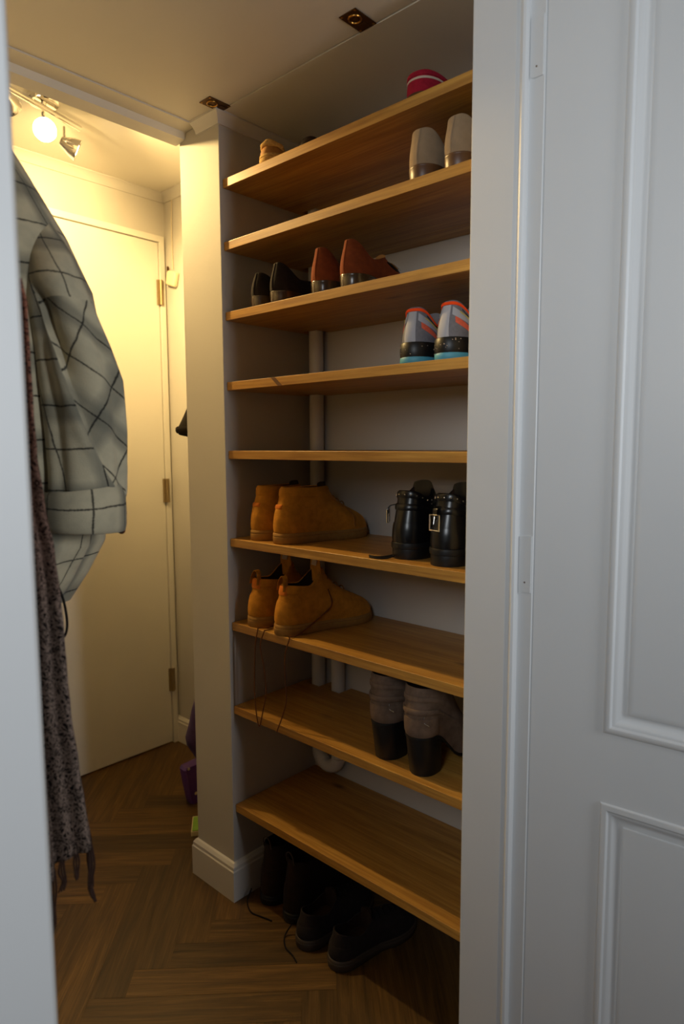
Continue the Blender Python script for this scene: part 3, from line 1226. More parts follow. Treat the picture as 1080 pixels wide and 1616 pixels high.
# --- third shelf
loafer(1.252, 1.482, ZSH[2], 5, 'dress_shoe', 'black suede dress shoe nearest the niche side wall', 1, M_BLKSUEDE, M_HEELGLOSS, M_LINING, 'black suede dress shoes', hb=0.098, heel=0.034, W=0.082)
loafer(1.250, 1.402, ZSH[2], -4, 'dress_shoe', 'black suede dress shoe beside the red-brown pair', -1, M_BLKSUEDE, M_HEELGLOSS, M_LINING, 'black suede dress shoes', hb=0.110, heel=0.034, W=0.090, L=0.285)
for yy, aa, lab, sd in ((1.236, 4, 'red-brown suede buckle shoe beside the black pair', 1), (1.137, -2, 'red-brown suede buckle shoe with its buckle showing, right one of its pair', -1)):
    s, r = loafer(1.250, yy, ZSH[2], aa, 'buckle_shoe', lab, sd, M_BRNSUEDE, M_HEELGLOSS, M_LINING, 'red-brown buckle shoes', hb=0.118, heel=0.034, W=0.094, L=0.292, hs=0.078, hf=0.095, xc1=0.145)
    tongue(s, r, M_LINING_T, 0.012, 0.022, 0.008)
    st = s.patch(r, 'strap', M_BLKLEATHER, 0.36, 0.64, 0.70, 0.92, 0.004, 20, 5)
    b = s.P(0.62, 0.78, 0.007)
    mb = MB()
    ux = (s.P(0.60, 0.78) - s.P(0.64, 0.78)).normalized()
    vz = (s.P(0.62, 0.9) - s.P(0.62, 0.66)).normalized()
    ring = [b + ux * a * 0.011 + vz * c * 0.013 for a, c in ((-1, -1), (1, -1), (1, 1), (-1, 1), (-1, -1))]
    mb.tube(ring, 0.0018, 6)
    mb.build('buckle', M_SILVER, st)


# --- running shoes
def runner(x, y, z, ang, label, side):
    s = Shoe(L=0.300, W=0.088, heel=0.046, toe=0.026, xc0=0.016, xc1=0.135, wc=0.034, hb=0.128, hs=0.094, hf=0.112, toeh=0.046, side=side, bulge=0.005, heelw=0.86)
    r = shoe_root('running_shoe', label, 'shoe', x, y, z, ang, 'grey running shoes')
    s.upper(r, M_RUNGREY, 0.008)
    ln = s.lining(r, M_ORANGE, 0.6, 0.008)
    ln['label'] = 'neon orange lining'
    c = s.patch(r, 'collar', M_ORANGE, -0.36, 0.36, 0.91, 1.0, 0.003, 36, 4)
    c['label'] = 'neon orange collar edge'
    # midsole, flared at the heel, with turquoise outsole edge
    s.sole(r, M_BLKRUBBER, 0.0055, z0=0.012, ztop=lambda t: s.zs(t) + 0.004, name='midsole')
    o = s.sole(r, M_BLUE, 0.0053, z0=0.0, ztop=lambda t: 0.0195 - 0.016 * sm(0.10, 0.42, t) + 0.001, name='outsole')
    o['label'] = 'turquoise outsole edge'
    s.patch(r, 'heel_tab', M_RUNLIGHT, -0.035, 0.035, 0.02, 0.9, 0.0022, 8, 10)
    for sg in (-1, 1):
        s.patch(r, 'side_overlay', M_RUNLIGHT, sg * 0.05, sg * 0.27, 0.5, 0.6, 0.0014, 14, 5, vf0=lambda a: 0.62 - 0.5 * a, vf1=lambda a: 0.86 - 0.42 * a)
        p = s.patch(r, 'knit_patch', M_CORAL, sg * 0.07, sg * 0.17, 0.3, 0.5, 0.0012, 12, 5, vf0=lambda a: 0.40 - 0.34 * a, vf1=lambda a: 0.64 - 0.44 * a - 0.06 * (2 * a - 1) ** 2)
        p['label'] = 'coral knit patch'
        mb = MB()
        mb.tube(smooth_pts([s.P(sg * lerp(0.10, 0.19, k / 6), lerp(0.73, 0.50, k / 6), 0.0022) for k in range(7)], 4), 0.0013, 6, flat=1.0)
        mb.build('yellow_print', M_YELLOW, r)
        mb = MB()
        mb.tube(smooth_pts([s.P(sg * u_, v_, 0.0018) for u_, v_ in ((0.12, 0.83), (0.19, 0.74), (0.29, 0.58), (0.30, 0.52), (0.22, 0.62), (0.12, 0.83))], 5), 0.0009, 5)
        mb.build('side_outline', M_BLKRUBBER, r)
    # speckles on the heel of the midsole
    rnd = random.Random(3 + side)
    mb = MB()
    for k in range(26):
        a = rnd.uniform(-0.22, 0.22)
        x_, y_, t = s.out(a % 1.0, 0.0066)
        z_ = rnd.uniform(0.02, s.zs(t))
        p = Vector((x_, y_, z_))
        rr = rnd.uniform(0.0006, 0.0011)
        mb.tube([p - Vector((rr, 0, 0)), p + Vector((rr, 0, 0))], rr, 6)
    mb.build('speckle', M_STRIPE, r)['kind'] = 'stuff'
    tongue(s, r, M_RUNGREY, 0.022, 0.030, 0.004)
    laces(s, r, M_BLKRUBBER, 5, 0.002)
    return s, r


runner(1.256, 0.940, ZSH[3], 8, 'grey running shoe with orange collar, left one of its pair', 1)
runner(1.252, 0.846, ZSH[3], -3, 'grey running shoe with orange collar and yellow print, beside the door jamb', -1)


# --- black studded buckle boots
def buckle_boot(x, y, z, ang, label, side):
    s = Shoe(L=0.28, W=0.096, heel=0.040, toe=0.022, xc0=0.018, xc1=0.115, wc=0.038, hb=0.166, hs=0.150, hf=0.178, toeh=0.048, side=side, bulge=0.004, heelw=0.88)
    r = shoe_root('buckled_boot', label, 'boot', x, y, z, ang, 'black studded boots')
    s.upper(r, M_BLKLEATHER, 0.004)
    s.lining(r, M_LINING, 0.6)
    s.sole(r, M_BLKRUBBER, 0.004, thin=0.016)
    s.heel_block(r, M_BLKRUBBER, 0.20, 0.004, 1.0)
    s.patch(r, 'heel_counter', M_BLKLEATHER, -0.16, 0.16, 0.01, 0.34, 0.0025, 18, 5)
    s.patch(r, 'ankle_strap', M_BLKLEATHER, -0.27, 0.27, 0.60, 0.74, 0.004, 30, 4)
    s.patch(r, 'collar_band', M_BLKLEATHER, -0.33, 0.33, 0.86, 0.995, 0.003, 30, 4)
    tongue(s, r, M_BLKLEATHER, 0.012, 0.036, 0.0)
    for k in range(13):
        u = lerp(-0.33, 0.30, k / 12)
        p, n = s.P(u, 0.93, 0.003), s.N(u % 1.0, 0.93) * SGN
        mb = MB()
        mb.disc_stack([(0.0001, 0.0022), (0.0014, 0.0017), (0.0021, 0.0)], 8)
        o = mb.build('stud', M_SILVER, r)
        o.location = p
        o.rotation_euler = n.to_track_quat('Z', 'Y').to_euler()
    for k in range(8):
        u, v = lerp(-0.27, -0.335, k / 7), lerp(0.86, 0.40, k / 7)
        p, n = s.P(u, v, 0.0005), s.N(u % 1.0, v) * SGN
        mb = MB()
        mb.disc_stack([(0.0001, 0.0022), (0.0014, 0.0017), (0.0021, 0.0)], 8)
        o = mb.build('stud', M_SILVER, r)
        o.location = p
        o.rotation_euler = n.to_track_quat('Z', 'Y').to_euler()
    return s, r


def strap_end(s, r, uA, vA, drop, out, bw, bh, goldish):
    """strap hanging free from the boot with its buckle frame"""
    a = s.P(uA, vA, 0.004)
    n = s.N(uA % 1.0, vA) * SGN
    n.z = 0
    n.normalize()
    t = Vector((-n.y, n.x, 0))
    pts = smooth_pts([a - n * 0.004, a + n * out * 0.7 + Vector((0, 0, -0.004)), a + n * out + Vector((0, 0, -drop * 0.5)), a + n * (out + 0.001) + Vector((0, 0, -drop))], 6)
    mb = MB()
    rows = []
    for i, p in enumerate(pts):
        d = (pts[min(i + 1, len(pts) - 1)] - pts[max(0, i - 1)]).normalized()
        nn = t.cross(d).normalized()
        rows.append([p + t * 0.007 + nn * 0.0012, p - t * 0.007 + nn * 0.0012, p - t * 0.007 - nn * 0.0012, p + t * 0.007 - nn * 0.0012])
    mb.grid(rows, closed_u=True)
    mb.cap(rows[0])
    mb.cap(rows[-1])
    st = mb.build('loose_strap', M_BLKLEATHER, r, angle=40)
    c = pts[-1] + Vector((0, 0, -bh * 0.35))
    up_ = Vector((0, 0, 1))
    fr = [c + t * (-bw) + up_ * bh, c + t * (-bw) - up_ * bh, c + t * bw - up_ * bh, c + t * bw + up_ * bh]
    MB().tube([fr[0], fr[1], fr[1] + t * 0.0005, fr[2], fr[3]], 0.0021, 8).build('buckle', M_SILVER, st)['label'] = 'pale gold buckle frame'
    MB().tube([c + up_ * bh * 0.8, c - up_ * bh * 0.2 + n * 0.003], 0.0014, 6).build('buckle_pin', M_SILVER, st)
    MB().tube([fr[0], fr[3]], 0.0016, 6).build('buckle_bar', M_SILVER, st)


s1, r1 = buckle_boot(1.275, 0.982, ZSH[5], 0, 'black studded ankle boot with hanging buckle strap, left one of its pair', 1)
strap_end(s1, r1, 0.12, 0.72, 0.024, 0.018, 0.0125, 0.016, False)
s2, r2 = buckle_boot(1.256, 0.856, ZSH[5], -3, 'black studded ankle boot with pale gold buckle at the back, beside the door jamb', -1)
strap_end(s2, r2, 0.02, 0.74, 0.030, 0.010, 0.0150, 0.018, True)
# end of the strap lying on the shelf
zz = ZSH[5] + 0.002
world_tube([(1.300, 1.010, zz + 0.004), (1.270, 1.022, zz + 0.001), (1.252, 1.040, zz + 0.001), (1.262, 1.066, zz)], 0.0022, 'loose_lace', M_BLACKCORD, r1)
world_tube([(1.280, 1.000, zz + 0.004), (1.256, 1.005, zz + 0.001), (1.243, 1.026, zz), (1.246, 1.052, zz)], 0.0022, 'loose_lace', M_BLACKCORD, r1)


# --- taupe heeled boots
def heeled_boot(x, y, z, ang, label, side):
    s = Shoe(L=0.262, W=0.092, heel=0.100, toe=0.018, xc0=0.002, xc1=0.118, wc=0.046, hb=0.222, hs=0.218, hf=0.224, toeh=0.050, side=side, bulge=0.010, heelw=0.86)
    r = shoe_root('heeled_boot', label, 'boot', x, y, z, ang, 'taupe heeled boots')
    s.upper(r, M_GREYBOOT, 0.004)
    s.lining(r, M_LINING, 0.5)
    s.sole(r, M_BLKRUBBER, 0.002, thin=0.009)
    h = s.heel_block(r, M_BLKRUBBER, 0.175, 0.006, 0.86, 0.010)
    h['label'] = 'high black block heel'
    s.patch(r, 'ankle_strap', M_GREYBOOT, -0.30, 0.30, 0.44, 0.56, 0.0045, 30, 4)
    s.patch(r, 'heel_counter', M_GREYBOOT, -0.15, 0.15, 0.02, 0.36, 0.003, 18, 6)
    s.patch(r, 'collar_band', M_GREYBOOT, -0.34, 0.34, 0.72, 0.83, 0.003, 34, 4)
    b = s.P(-0.09, 0.30, 0.005)
    MB().tube(smooth_pts([b + Vector((-0.002, 0.008, 0.014)), b + Vector((-0.003, 0.006, 0)), b + Vector((-0.002, -0.008, -0.004))], 5), 0.0011, 6).build('zip_pull', M_SILVER, r)
    return s, r


heeled_boot(1.252, 1.032, ZSH[7], 0, 'worn taupe ankle boot with black block heel, left one of its pair', 1)
heeled_boot(1.243, 0.918, ZSH[7], -4, 'worn taupe ankle boot with black block heel, right one, toe behind the jamb', -1)

# --- top shelf
s = Shoe(L=0.27, W=0.100, heel=0.022, toe=0.018, xc0=0.004, xc1=0.15, wc=0.044, hb=0.068, hs=0.060, hf=0.070, toeh=0.050, side=1)
r = shoe_root('slipper', 'raspberry red slipper with a cream stripe round its heel on the topmost shelf', 'slipper', 1.262, 0.934, ZSH[0], 4)
s.upper(r, M_RED, 0.006)
s.lining(r, M_RED, 0.6, 0.006)
s.sole(r, M_HEELBRN, 0.002)
st = s.patch(r, 'stripe', M_STRIPE, -0.36, 0.36, 0.56, 0.68, 0.0018, 40, 3)
st['label'] = 'cream stripe'
s.patch(r, 'collar_band', M_RED, -0.36, 0.36, 0.76, 1.0, 0.003, 40, 4)
# straw sandal
s = Shoe(L=0.24, W=0.088, heel=0.026, toe=0.020, xc0=0.012, xc1=0.10, wc=0.032, hb=0.060, hs=0.036, hf=0.056, toeh=0.034, side=-1)
r = shoe_root('espadrille', 'straw-coloured espadrille lying at the left end of the topmost shelf', 'shoe', 1.246, 1.432, ZSH[0], -10)
s.sole(r, M_STRAW, 0.003, groove=True)
s.upper(r, M_LINING_T, 0.004)
s.lining(r, M_LINING, 0.6)
mb = MB()
for k in range(3):
    mb.tube(smooth_pts([s.P(lerp(-0.20, 0.20, i / 10), 0.72 + 0.12 * k, 0.004 + 0.002 * math.sin(i * 1.7 + k)) for i in range(11)], 4), 0.0052, 8)
mb.build('rope_strap', M_STRAW, r)
# dark sandal behind it
s = Shoe(L=0.23, W=0.085, heel=0.02, toe=0.016, xc0=0.010, xc1=0.11, wc=0.030, hb=0.046, hs=0.036, hf=0.05, toeh=0.034, side=1)
r = shoe_root('espadrille', 'dark shoe behind the straw-coloured espadrille on the topmost shelf', 'shoe', 1.275, 1.305, ZSH[0], 0)
s.sole(r, M_DARKSOLE, 0.002)
s.upper(r, M_DARKBOOT, 0.004)
s.lining(r, M_LINING, 0.6)
r.name = 'flat_shoe'


# --- dark footwear on the floor under the lowest shelf
def floor_boot(x, y, ang, label, side, kind, group, L=0.29):
    if kind == 'tall':
        s = Shoe(L=L, W=0.096, heel=0.030, toe=0.024, xc0=0.018, xc1=0.135, wc=0.040, hb=0.185, hs=0.178, hf=0.19, toeh=0.055, side=side)
    else:
        s = Shoe(L=L, W=0.098, heel=0.030, toe=0.024, xc0=0.014, xc1=0.14, wc=0.036, hb=0.098, hs=0.080, hf=0.10, toeh=0.050, side=side)
    r = shoe_root('walking_boot' if kind == 'tall' else 'sneaker', label, 'boot' if kind == 'tall' else 'shoe', x, y, 0.0, ang, group)
    s.upper(r, M_DARKBOOT if kind == 'tall' else M_BLKSUEDE, 0.005)
    s.lining(r, M_LINING, 0.6, 0.005)
    s.sole(r, M_BLKRUBBER if kind == 'tall' else M_DARKSOLE, 0.004, groove=True)
    s.patch(r, 'heel_counter', M_DARKBOOT if kind == 'tall' else M_BLKSUEDE, -0.14, 0.14, 0.02, 0.5, 0.002, 18, 6)
    tongue(s, r, M_DARKBOOT, 0.02, 0.03, 0.0)
    laces(s, r, M_BLACKCORD, 5, 0.002)
    b = s.S(0.0, 1.0)
    if kind == 'tall':
        MB().tube(smooth_pts([b + Vector((0, 0.016, -0.006)), b + Vector((-0.004, 0.014, 0.020)), b + Vector((-0.004, 0.0, 0.030)), b + Vector((-0.004, -0.014, 0.020)), b + Vector((0, -0.016, -0.006))], 6), 0.0022, 6).build('pull_loop', M_DARKSOLE, r)
    return s, r


fb1, rb1 = floor_boot(1.268, 1.502, 2, 'dark brown lace-up boot on the floor against the niche side wall', 1, 'tall', 'dark boots on the floor')
fb2, rb2 = floor_boot(1.262, 1.392, -2, 'dark brown lace-up boot on the floor, second from the niche side wall', -1, 'tall', 'dark boots on the floor')
sn1, rs1 = floor_boot(1.215, 1.286, -3, 'black sneaker with grey-brown sole on the floor beside the dark boots', 1, 'low', 'black sneakers on the floor')
sn2, rs2 = floor_boot(1.222, 1.170, -12, 'black sneaker with grey-brown sole on the floor, nearest the camera', -1, 'low', 'black sneakers on the floor', 0.30)
world_tube([(1.262, 1.556, 0.03), (1.235, 1.545, 0.004), (1.214, 1.500, 0.003), (1.222, 1.462, 0.003), (1.228, 1.440, 0.003), (1.231, 1.425, 0.003)], 0.0022, 'loose_lace', M_BLACKCORD, rb1)
world_tube([(1.240, 1.345, 0.03), (1.216, 1.350, 0.004), (1.188, 1.318, 0.003), (1.180, 1.280, 0.003), (1.170, 1.252, 0.003)], 0.0022, 'loose_lace', M_BLACKCORD, rs1)


# ------------------------------------------------------------------ coat and scarf on the left wall
def tube_rows(levels, nu=64):
    """levels: (z, cx, cy, ax, ay, wave amp, phase) -> rows of points, superellipse in plan"""
    rows = []
    for (z, cx, cy, ax, ay, amp, ph) in levels:
        row = []
        for k in range(nu):
            a = 2 * PI * k / nu
            c, s_ = math.cos(a), math.sin(a)
            x = abs(c) ** 0.85 * (1 if c >= 0 else -1)
            y = abs(s_) ** 0.85 * (1 if s_ >= 0 else -1)
            w = 1 + amp * (0.5 * math.sin(5 * a + ph) + 0.35 * math.sin(9 * a - 1.7 * ph) + 0.3 * math.sin(3 * a + 0.6 * ph))
            row.append(Vector((cx + ax * x * w, cy + ay * y * w, z)))
        rows.append(row)
    return rows


def interp_levels(keys, n):
    out = []
    for i in range(n + 1):
        t = i / n * (len(keys) - 1)
        j = min(int(t), len(keys) - 2)
        f_ = t - j
        f2 = f_ * f_ * (3 - 2 * f_) * 0.3 + f_ * 0.7
        out.append(tuple(lerp(a, b, f2) for a, b in zip(keys[j], keys[j + 1])))
    return out


def uv_tube(rows, u0=0.0, v0=0.0, skew=0.0):
    nu = len(rows[0])
    per = 0
    mid = rows[len(rows) // 2]
    for k in range(nu):
        per += (mid[k] - mid[(k + 1) % nu]).length
    vs = [0]
    for a, b in zip(rows, rows[1:]):
        vs.append(vs[-1] + sum((p - q).length for p, q in zip(a, b)) / nu)
    return lambda i, j: (u0 + per * j / nu + skew * vs[i], v0 + vs[i])


coat = thing('coat', 'grey and black plaid wool coat hanging on the corridor wall at the left', 'coat', (0, 0, 0))
YB = 1.27
keys = []
for (py, pr_, ay, amp, ph) in ((238, 18, 0.030, 0.0, 0), (270, 34, 0.055, 0.01, 0), (320, 58, 0.085, 0.02, 0.2), (390, 98, 0.105, 0.03, 0.5), (470, 136, 0.115, 0.05, 0.9), (560, 152, 0.12, 0.07, 1.2), (680, 152, 0.12, 0.09, 1.5), (790, 152, 0.12, 0.10, 1.7), (850, 146, 0.115, 0.10, 1.8), (900, 122, 0.10, 0.10, 1.9), (945, 97, 0.075, 0.09, 2.0)):
    e = at(pr_, py, YB)
    xl = LEFTX + 0.012
    keys.append((e.z, (xl + e.x) / 2, YB, (e.x - xl) / 2, ay, amp, ph))
rows = tube_rows(interp_levels(keys, 60), 96)
mb = MB()
mb.grid(rows, closed_u=True, uvf=uv_tube(rows, 0.0, 0.0, 0.12))
top = rows[0]
mb.cap(top)
# turned-in hem
hem = [[p + (sum(rows[-1], Vector()) / 96 - p) * f_ + Vector((0, 0, dz)) for p in rows[-1]] for f_, dz in ((0.04, 0.004), (0.12, 0.03))]
mb.grid([rows[-1]] + hem, closed_u=True, uvf=lambda i, j: (0.5 + j * 0.01, i * 0.01))
mb.cap(hem[-1])
mb.build('coat_body', M_PLAID, coat, angle=80)

# sleeve: tube along a path with folds
SY = 1.135
skeys = [  # py, centre px, half width px, depth half, dY
    (325, 56, 8, 0.010, 0.09), (410, 80, 34, 0.050, 0.035), (470, 92, 44, 0.056, 0.015), (540, 112, 52, 0.060, 0.005), (600, 127, 58, 0.062, 0.0), (680, 134, 57, 0.062, 0.0), (740, 136, 56, 0.062, 0.0), (790, 134, 55, 0.060, 0.0), (815, 134, 54, 0.058, 0.0)]
rows = []
NS = 168
ks = []
for (py, cpx, hw, dp, dY) in skeys:
    c = at(cpx, py, SY + dY)
    e = at(cpx + hw, py, SY + dY)
    ks.append((c.x, SY + dY, c.z, e.x - c.x, dp))
NF = 90
kk = interp_levels(ks, NF)
RIDGE = [(0.0, -0.9), (0.24, -0.80), (0.30, -0.68), (0.48, -0.38), (0.64, 0.06), (0.75, 0.45), (0.86, 0.92), (1.0, 1.2)]


def sleeve_pos(k, rd):
    """angle round the sleeve and position -1..1 across its front"""
    d = 2 * PI * (k - NS / 2) / NS
    if abs(d) <= PI / 2:
        q = math.sin(d)
        r = max(-0.9, min(0.9, rd))
        q = -1 + (q + 1) * (r + 1) if q < 0 else r + q * (1 - r)
        d = math.asin(max(-1, min(1, q)))
        return d - 2.0, d, q
    return d - 2.0, d, (2 - abs(math.sin(d))) * (1 if d > 0 else -1)


for i, (cx, cy, cz, hw, dp) in enumerate(kk):
    f_ = i / NF
    rd = table(RIDGE, f_)
    row = []
    for k in range(NS):
        a, d, sx = sleeve_pos(k, rd)
        g = sm(0.1, 0.45, f_)
        fold = 0.0
        if abs(d) <= PI / 2:
            q_ = sx - rd
            q_ = 0.0 if abs(k - NS / 2) < 0.5 else q_
            deep = 0.034 * sm(0.20, 0.30, f_) * (1 - sm(0.36, 0.60, f_)) + 0.008 * sm(0.3, 0.5, f_) * (1 - sm(0.66, 0.78, f_))
            if q_ > 0:
                fold -= deep * math.exp(-(q_ / 0.42) ** 2) * sm(0.0, 0.10, q_)
            else:
                fold += 0.006 * g * (1 - sm(0.62, 0.76, f_)) * math.exp(-((q_ + 0.14) / 0.16) ** 2)
            # lobe of the shoulder hanging over the hollow
            fold += 0.014 * math.exp(-((f_ - 0.20) / 0.06) ** 2) * math.exp(-((sx + 0.1) / 0.6) ** 2)
        for (a0, sl, wd, am) in ((-0.75, 0.9, 0.22, 0.007), (-1.15, 0.8, 0.2, -0.006), (-2.75, 0.4, 0.22, -0.012), (1.2, 1.0, 0.4, 0.01), (2.4, 1.2, 0.3, -0.012)):
            e_ = (a - (a0 + sl * (f_ - 0.5)) + PI) % (2 * PI) - PI
            fold += am * g * math.exp(-(e_ / wd) ** 2)
        fold += 0.004 * math.sin(f_ * 34 + 2.2 * a) * sm(0.78, 0.9, f_)
        fade = sm(0, 0.25, abs(math.cos(d)) if abs(d) <= PI / 2 else 1)
        r1_ = hw + fold * 0.7 * fade
        r2_ = dp + fold * fade
        row.append(Vector((cx + r1_ * math.cos(a), cy + r2_ * math.sin(a), cz)))
    rows.append(row)
base_uv = uv_tube(rows, 0.02, 0.01, -0.30)


def sleeve_uv_quad(i, j):
    f_ = (i + 0.5) / NF
    bias = NS // 2 <= j < NS * 5 // 6 and f_ > 0.27 and table(RIDGE, f_) < 0.9
    out = []
    for (ii, jj) in ((i, j), (i, j + 1), (i + 1, j + 1), (i + 1, j)):  # each face corner
        v = base_uv(ii, 0)[1]
        dd = sleeve_pos(jj, table(RIDGE, ii / NF))[1]
        u = 0.42 * (dd + PI) / (2 * PI) - 0.30 * (v - 0.01)
        if bias:
            u, v = 0.70 * u - 0.72 * v * 1.0 + 0.013, 0.72 * u + 0.70 * v + 0.02
        out.append((u, v))
    return out


mb = MB()
bidx = len(mb.v)
for rw in rows:
    for p in rw:
        mb.v.append(tuple(p))
for i in range(NF):
    for j in range(NS):
        j2 = (j + 1) % NS
        mb.face([i * NS + j, i * NS + j2, (i + 1) * NS + j2, (i + 1) * NS + j], sleeve_uv_quad(i, j))
mb.cap(rows[0])
inr = [[p + (sum(rows[-1], Vector()) / NS - p) * 0.12 + Vector((0, 0, dz)) for p in rows[-1]] for dz in (0.0, 0.03)]
mb.grid([rows[-1]] + inr, closed_u=True, uvf=lambda i, j: (j * 0.005, i * 0.01))
mb.cap(inr[-1])
sleeve = mb.build('sleeve', M_PLAID, coat, angle=80)
# turned-back cuff, wider than the sleeve and open below
cz0, cz1 = at(134, 768, SY).z, at(134, 838, SY).z
cc = at(134, 800, SY)
chw = at(192, 800, SY).x - cc.x
prof = [(1.00, 0.0), (1.05, 0.06), (1.09, 0.2), (1.10, 0.5), (1.09, 0.85), (1.05, 0.98), (1.0, 1.0), (0.95, 0.97), (0.92, 0.8), (0.91, 0.4), (0.92, 0.1)]
rows = []
for (sc_, f_) in prof:
    row = []
    for k in range(NS):
        a = 2 * PI * k / NS
        c, s_ = math.cos(a), math.sin(a)
        tilt = -0.010 * c * f_ + 0.006 * c
        wv = 1 + 0.03 * math.sin(3 * a + 1.0)
        row.append(Vector((cc.x - 0.003 + (chw + 0.001) * sc_ * 0.955 * wv * c, SY + 0.062 * sc_ * wv * s_, lerp(cz0, cz1, f_) + tilt)))
    rows.append(row)
mb = MB()
per = 0.42
mb.grid(rows, closed_u=True, uvf=lambda i, j: (0.015 + per * j / NS, -0.012 + 0.075 * prof[min(i, 10)][1] + (0.0 if i < 7 else 0.02)))
cuff = mb.build('cuff', M_PLAID, coat, angle=80)
b = at(192, 836, SY - 0.02)
bt = MB()
bt.disc_stack([(0.0001, 0.004), (0.005, 0.0036), (0.0075, 0.002), (0.008, 0.0), (0.0075, -0.002), (0.0001, -0.0025)], 20)
o = bt.build('button', plain('brown_button', lin((104, 62, 40)), 0.4), cuff)
o.location = b
o.rotation_euler = (0, PI / 2, 0.3)
# black drawstring ends below the hem
for sg, pts in enumerate(([(88, 930), (91, 955), (96, 985), (96, 1008), (91, 1012)], [(93, 928), (101, 950), (106, 980), (104, 1000), (94, 1013)])):
    MB().tube(smooth_pts([at(x, y, 1.10 + 0.004 * sg) for x, y in pts], 6), 0.0022, 7).build('drawstring', M_BLACKCORD, coat)

scarf = thing('scarf', 'long brown paisley scarf with fringe hanging in front of the plaid coat', 'scarf', (0, 0, 0))
SCY = 0.985
rk = [(440, 30), (480, 38), (560, 41), (650, 46), (720, 53), (800, 64), (870, 80), (940, 90), (1000, 97), (1060, 103), (1120, 110), (1200, 124), (1280, 138), (1326, 147)]
rows = []
NL, NW = 70, 60
for i in range(NL + 1):
    py = lerp(440, 1326, i / NL)
    pr_ = table(rk, py)
    f_ = i / NL
    e = at(pr_, py, SCY)
    wdt = lerp(0.055, 0.165, f_ ** 1.2)
    row = []
    for k in range(NW + 1):
        g = k / NW                                   # 0 = left edge, 1 = right edge
        fold = 0.014 * math.sin(g * 17 + 2.2 * f_) * (0.35 + 0.65 * f_) + 0.006 * math.sin(g * 41 + 5 * f_)
        x = e.x - wdt * (1 - g)
        z = e.z - 0.085 * (1 - g) * f_ ** 3 + 0.004 * math.sin(g * 9) * f_
        row.append(Vector((x, SCY + fold + 0.03 * (1 - g), z)))
    rows.append(row)
mb = MB()
mb.grid(rows, uvf=lambda i, j: (0.30 * j / NW, 0.9 - 0.9 * i / NL))
so = mb.build('cloth', M_PAIS, scarf, angle=80, solid=0.004)
rnd = random.Random(11)
bot = rows[-1]
for k, g in enumerate((0.995, 0.955, 0.84, 0.74, 0.66, 0.58, 0.50, 0.42, 0.33, 0.24)):
    p = bot[int(g * NW)]
    ln = (0.085, 0.100, 0.045, 0.050, 0.096, 0.090, 0.070, 0.085, 0.095, 0.085)[k]
    sx, sy = rnd.uniform(-0.006, 0.006), rnd.uniform(-0.006, 0.006)
    mb = MB()
    for q_ in range(3):
        dx = (q_ - 1) * 0.0022
        pts = [p + Vector((dx, 0, 0.002)), p + Vector((dx * 2 + sx * 0.4, sy * 0.4, -ln * 0.35)), p + Vector((dx * 1.2 - sx * 0.5, sy, -ln * 0.7)), p + Vector((dx * (0.5 if k % 3 else 2) + sx, sy * 1.4, -ln))]
        mb.tube(smooth_pts(pts, 5), [0.0016] * 11 + [0.0021] * 3 + [0.0014] * 2, 6)
    if k % 3 != 2:
        c = p + Vector((-sx * 0.5, sy, -ln * 0.72))
        mb.tube([c + Vector((0, 0, 0.006)), c, c - Vector((0, 0, 0.006))], [0.0026, 0.0046, 0.0026], 8)
    mb.build('fringe', M_FRINGE, scarf)

# ------------------------------------------------------------------ things beyond the post
jk = thing('jacket', 'black jacket sleeve end showing from behind the post', 'jacket', (0, 0, 0))
JY = 1.845
rows = []
for (py, px0, hw) in ((560, 330, 16), (600, 326, 18), (636, 322, 20), (660, 318, 25), (676, 316, 29), (684, 316, 31), (690, 317, 30)):
    c = at(px0, py, JY)
    e = at(px0 + hw, py, JY)
    w = e.x - c.x
    row = []
    for k in range(28):
        a = 2 * PI * k / 28
        row.append(Vector((c.x + w * math.cos(a), JY + 0.045 * (w / 0.065) * math.sin(a), c.z - 0.010 * math.cos(a) * sm(640, 690, py))))
    rows.append(row)
mb = MB()
mb.grid(rows, closed_u=True)
mb.cap(rows[0])
inr = [p + (sum(rows[-1], Vector()) / 28 - p) * 0.15 + Vector((0, 0, 0.02)) for p in rows[-1]]
mb.grid([rows[-1], inr], closed_u=True)
mb.cap(inr)
mb.build('sleeve', M_BLACKCLOTH, jk, angle=60)
mb = MB()
mb.grid([[p + (p - sum(rows[5], Vector()) / 28) * s_ + Vector((0, 0, dz)) for p in rows[5]] for s_, dz in ((0.02, 0.012), (0.07, 0.008), (0.08, -0.002), (0.03, -0.008))], closed_u=True)
mb.build('cuff', M_BLACKCLOTH, jk, angle=60)

bag = thing('bag', 'dark purple nylon bag hanging low behind the post, beside the baseboard', 'bag', (0, 0, 0))
BY = 1.865
rows = []
for (py, xl) in ((1040, 326), (1075, 318), (1103, 311), (1118, 307), (1140, 303), (1160, 298), (1170, 300), (1182, 307), (1198, 316), (1210, 324)):
    a_, b_ = at(xl, py, BY), at(352 if py < 1190 else 346, py, BY)
    c = (a_ + b_) / 2
    w = (b_.x - a_.x) / 2
    row = []
    for k in range(28):
        a = 2 * PI * k / 28
        row.append(Vector((c.x + w * math.cos(a), BY + 0.055 * (w / 0.06) * math.sin(a) * (1 + 0.08 * math.sin(3 * a)), c.z)))
    rows.append(row)
mb = MB()
mb.grid(rows, closed_u=True)
mb.cap(rows[0])
mb.cap(rows[-1])
mb.build('bag_body', M_PURPLEC, bag, angle=60)
MB().tube(smooth_pts([at(340, 1045, BY), at(338, 960, BY - 0.02), at(341, 900, BY - 0.03)], 6), 0.006, 8).build('strap', M_PURPLEC, bag)


def ground(x, y, z=0.0):
    d = ray(x, y)
    return CAM + d * ((z - CAM.z) / d.z)


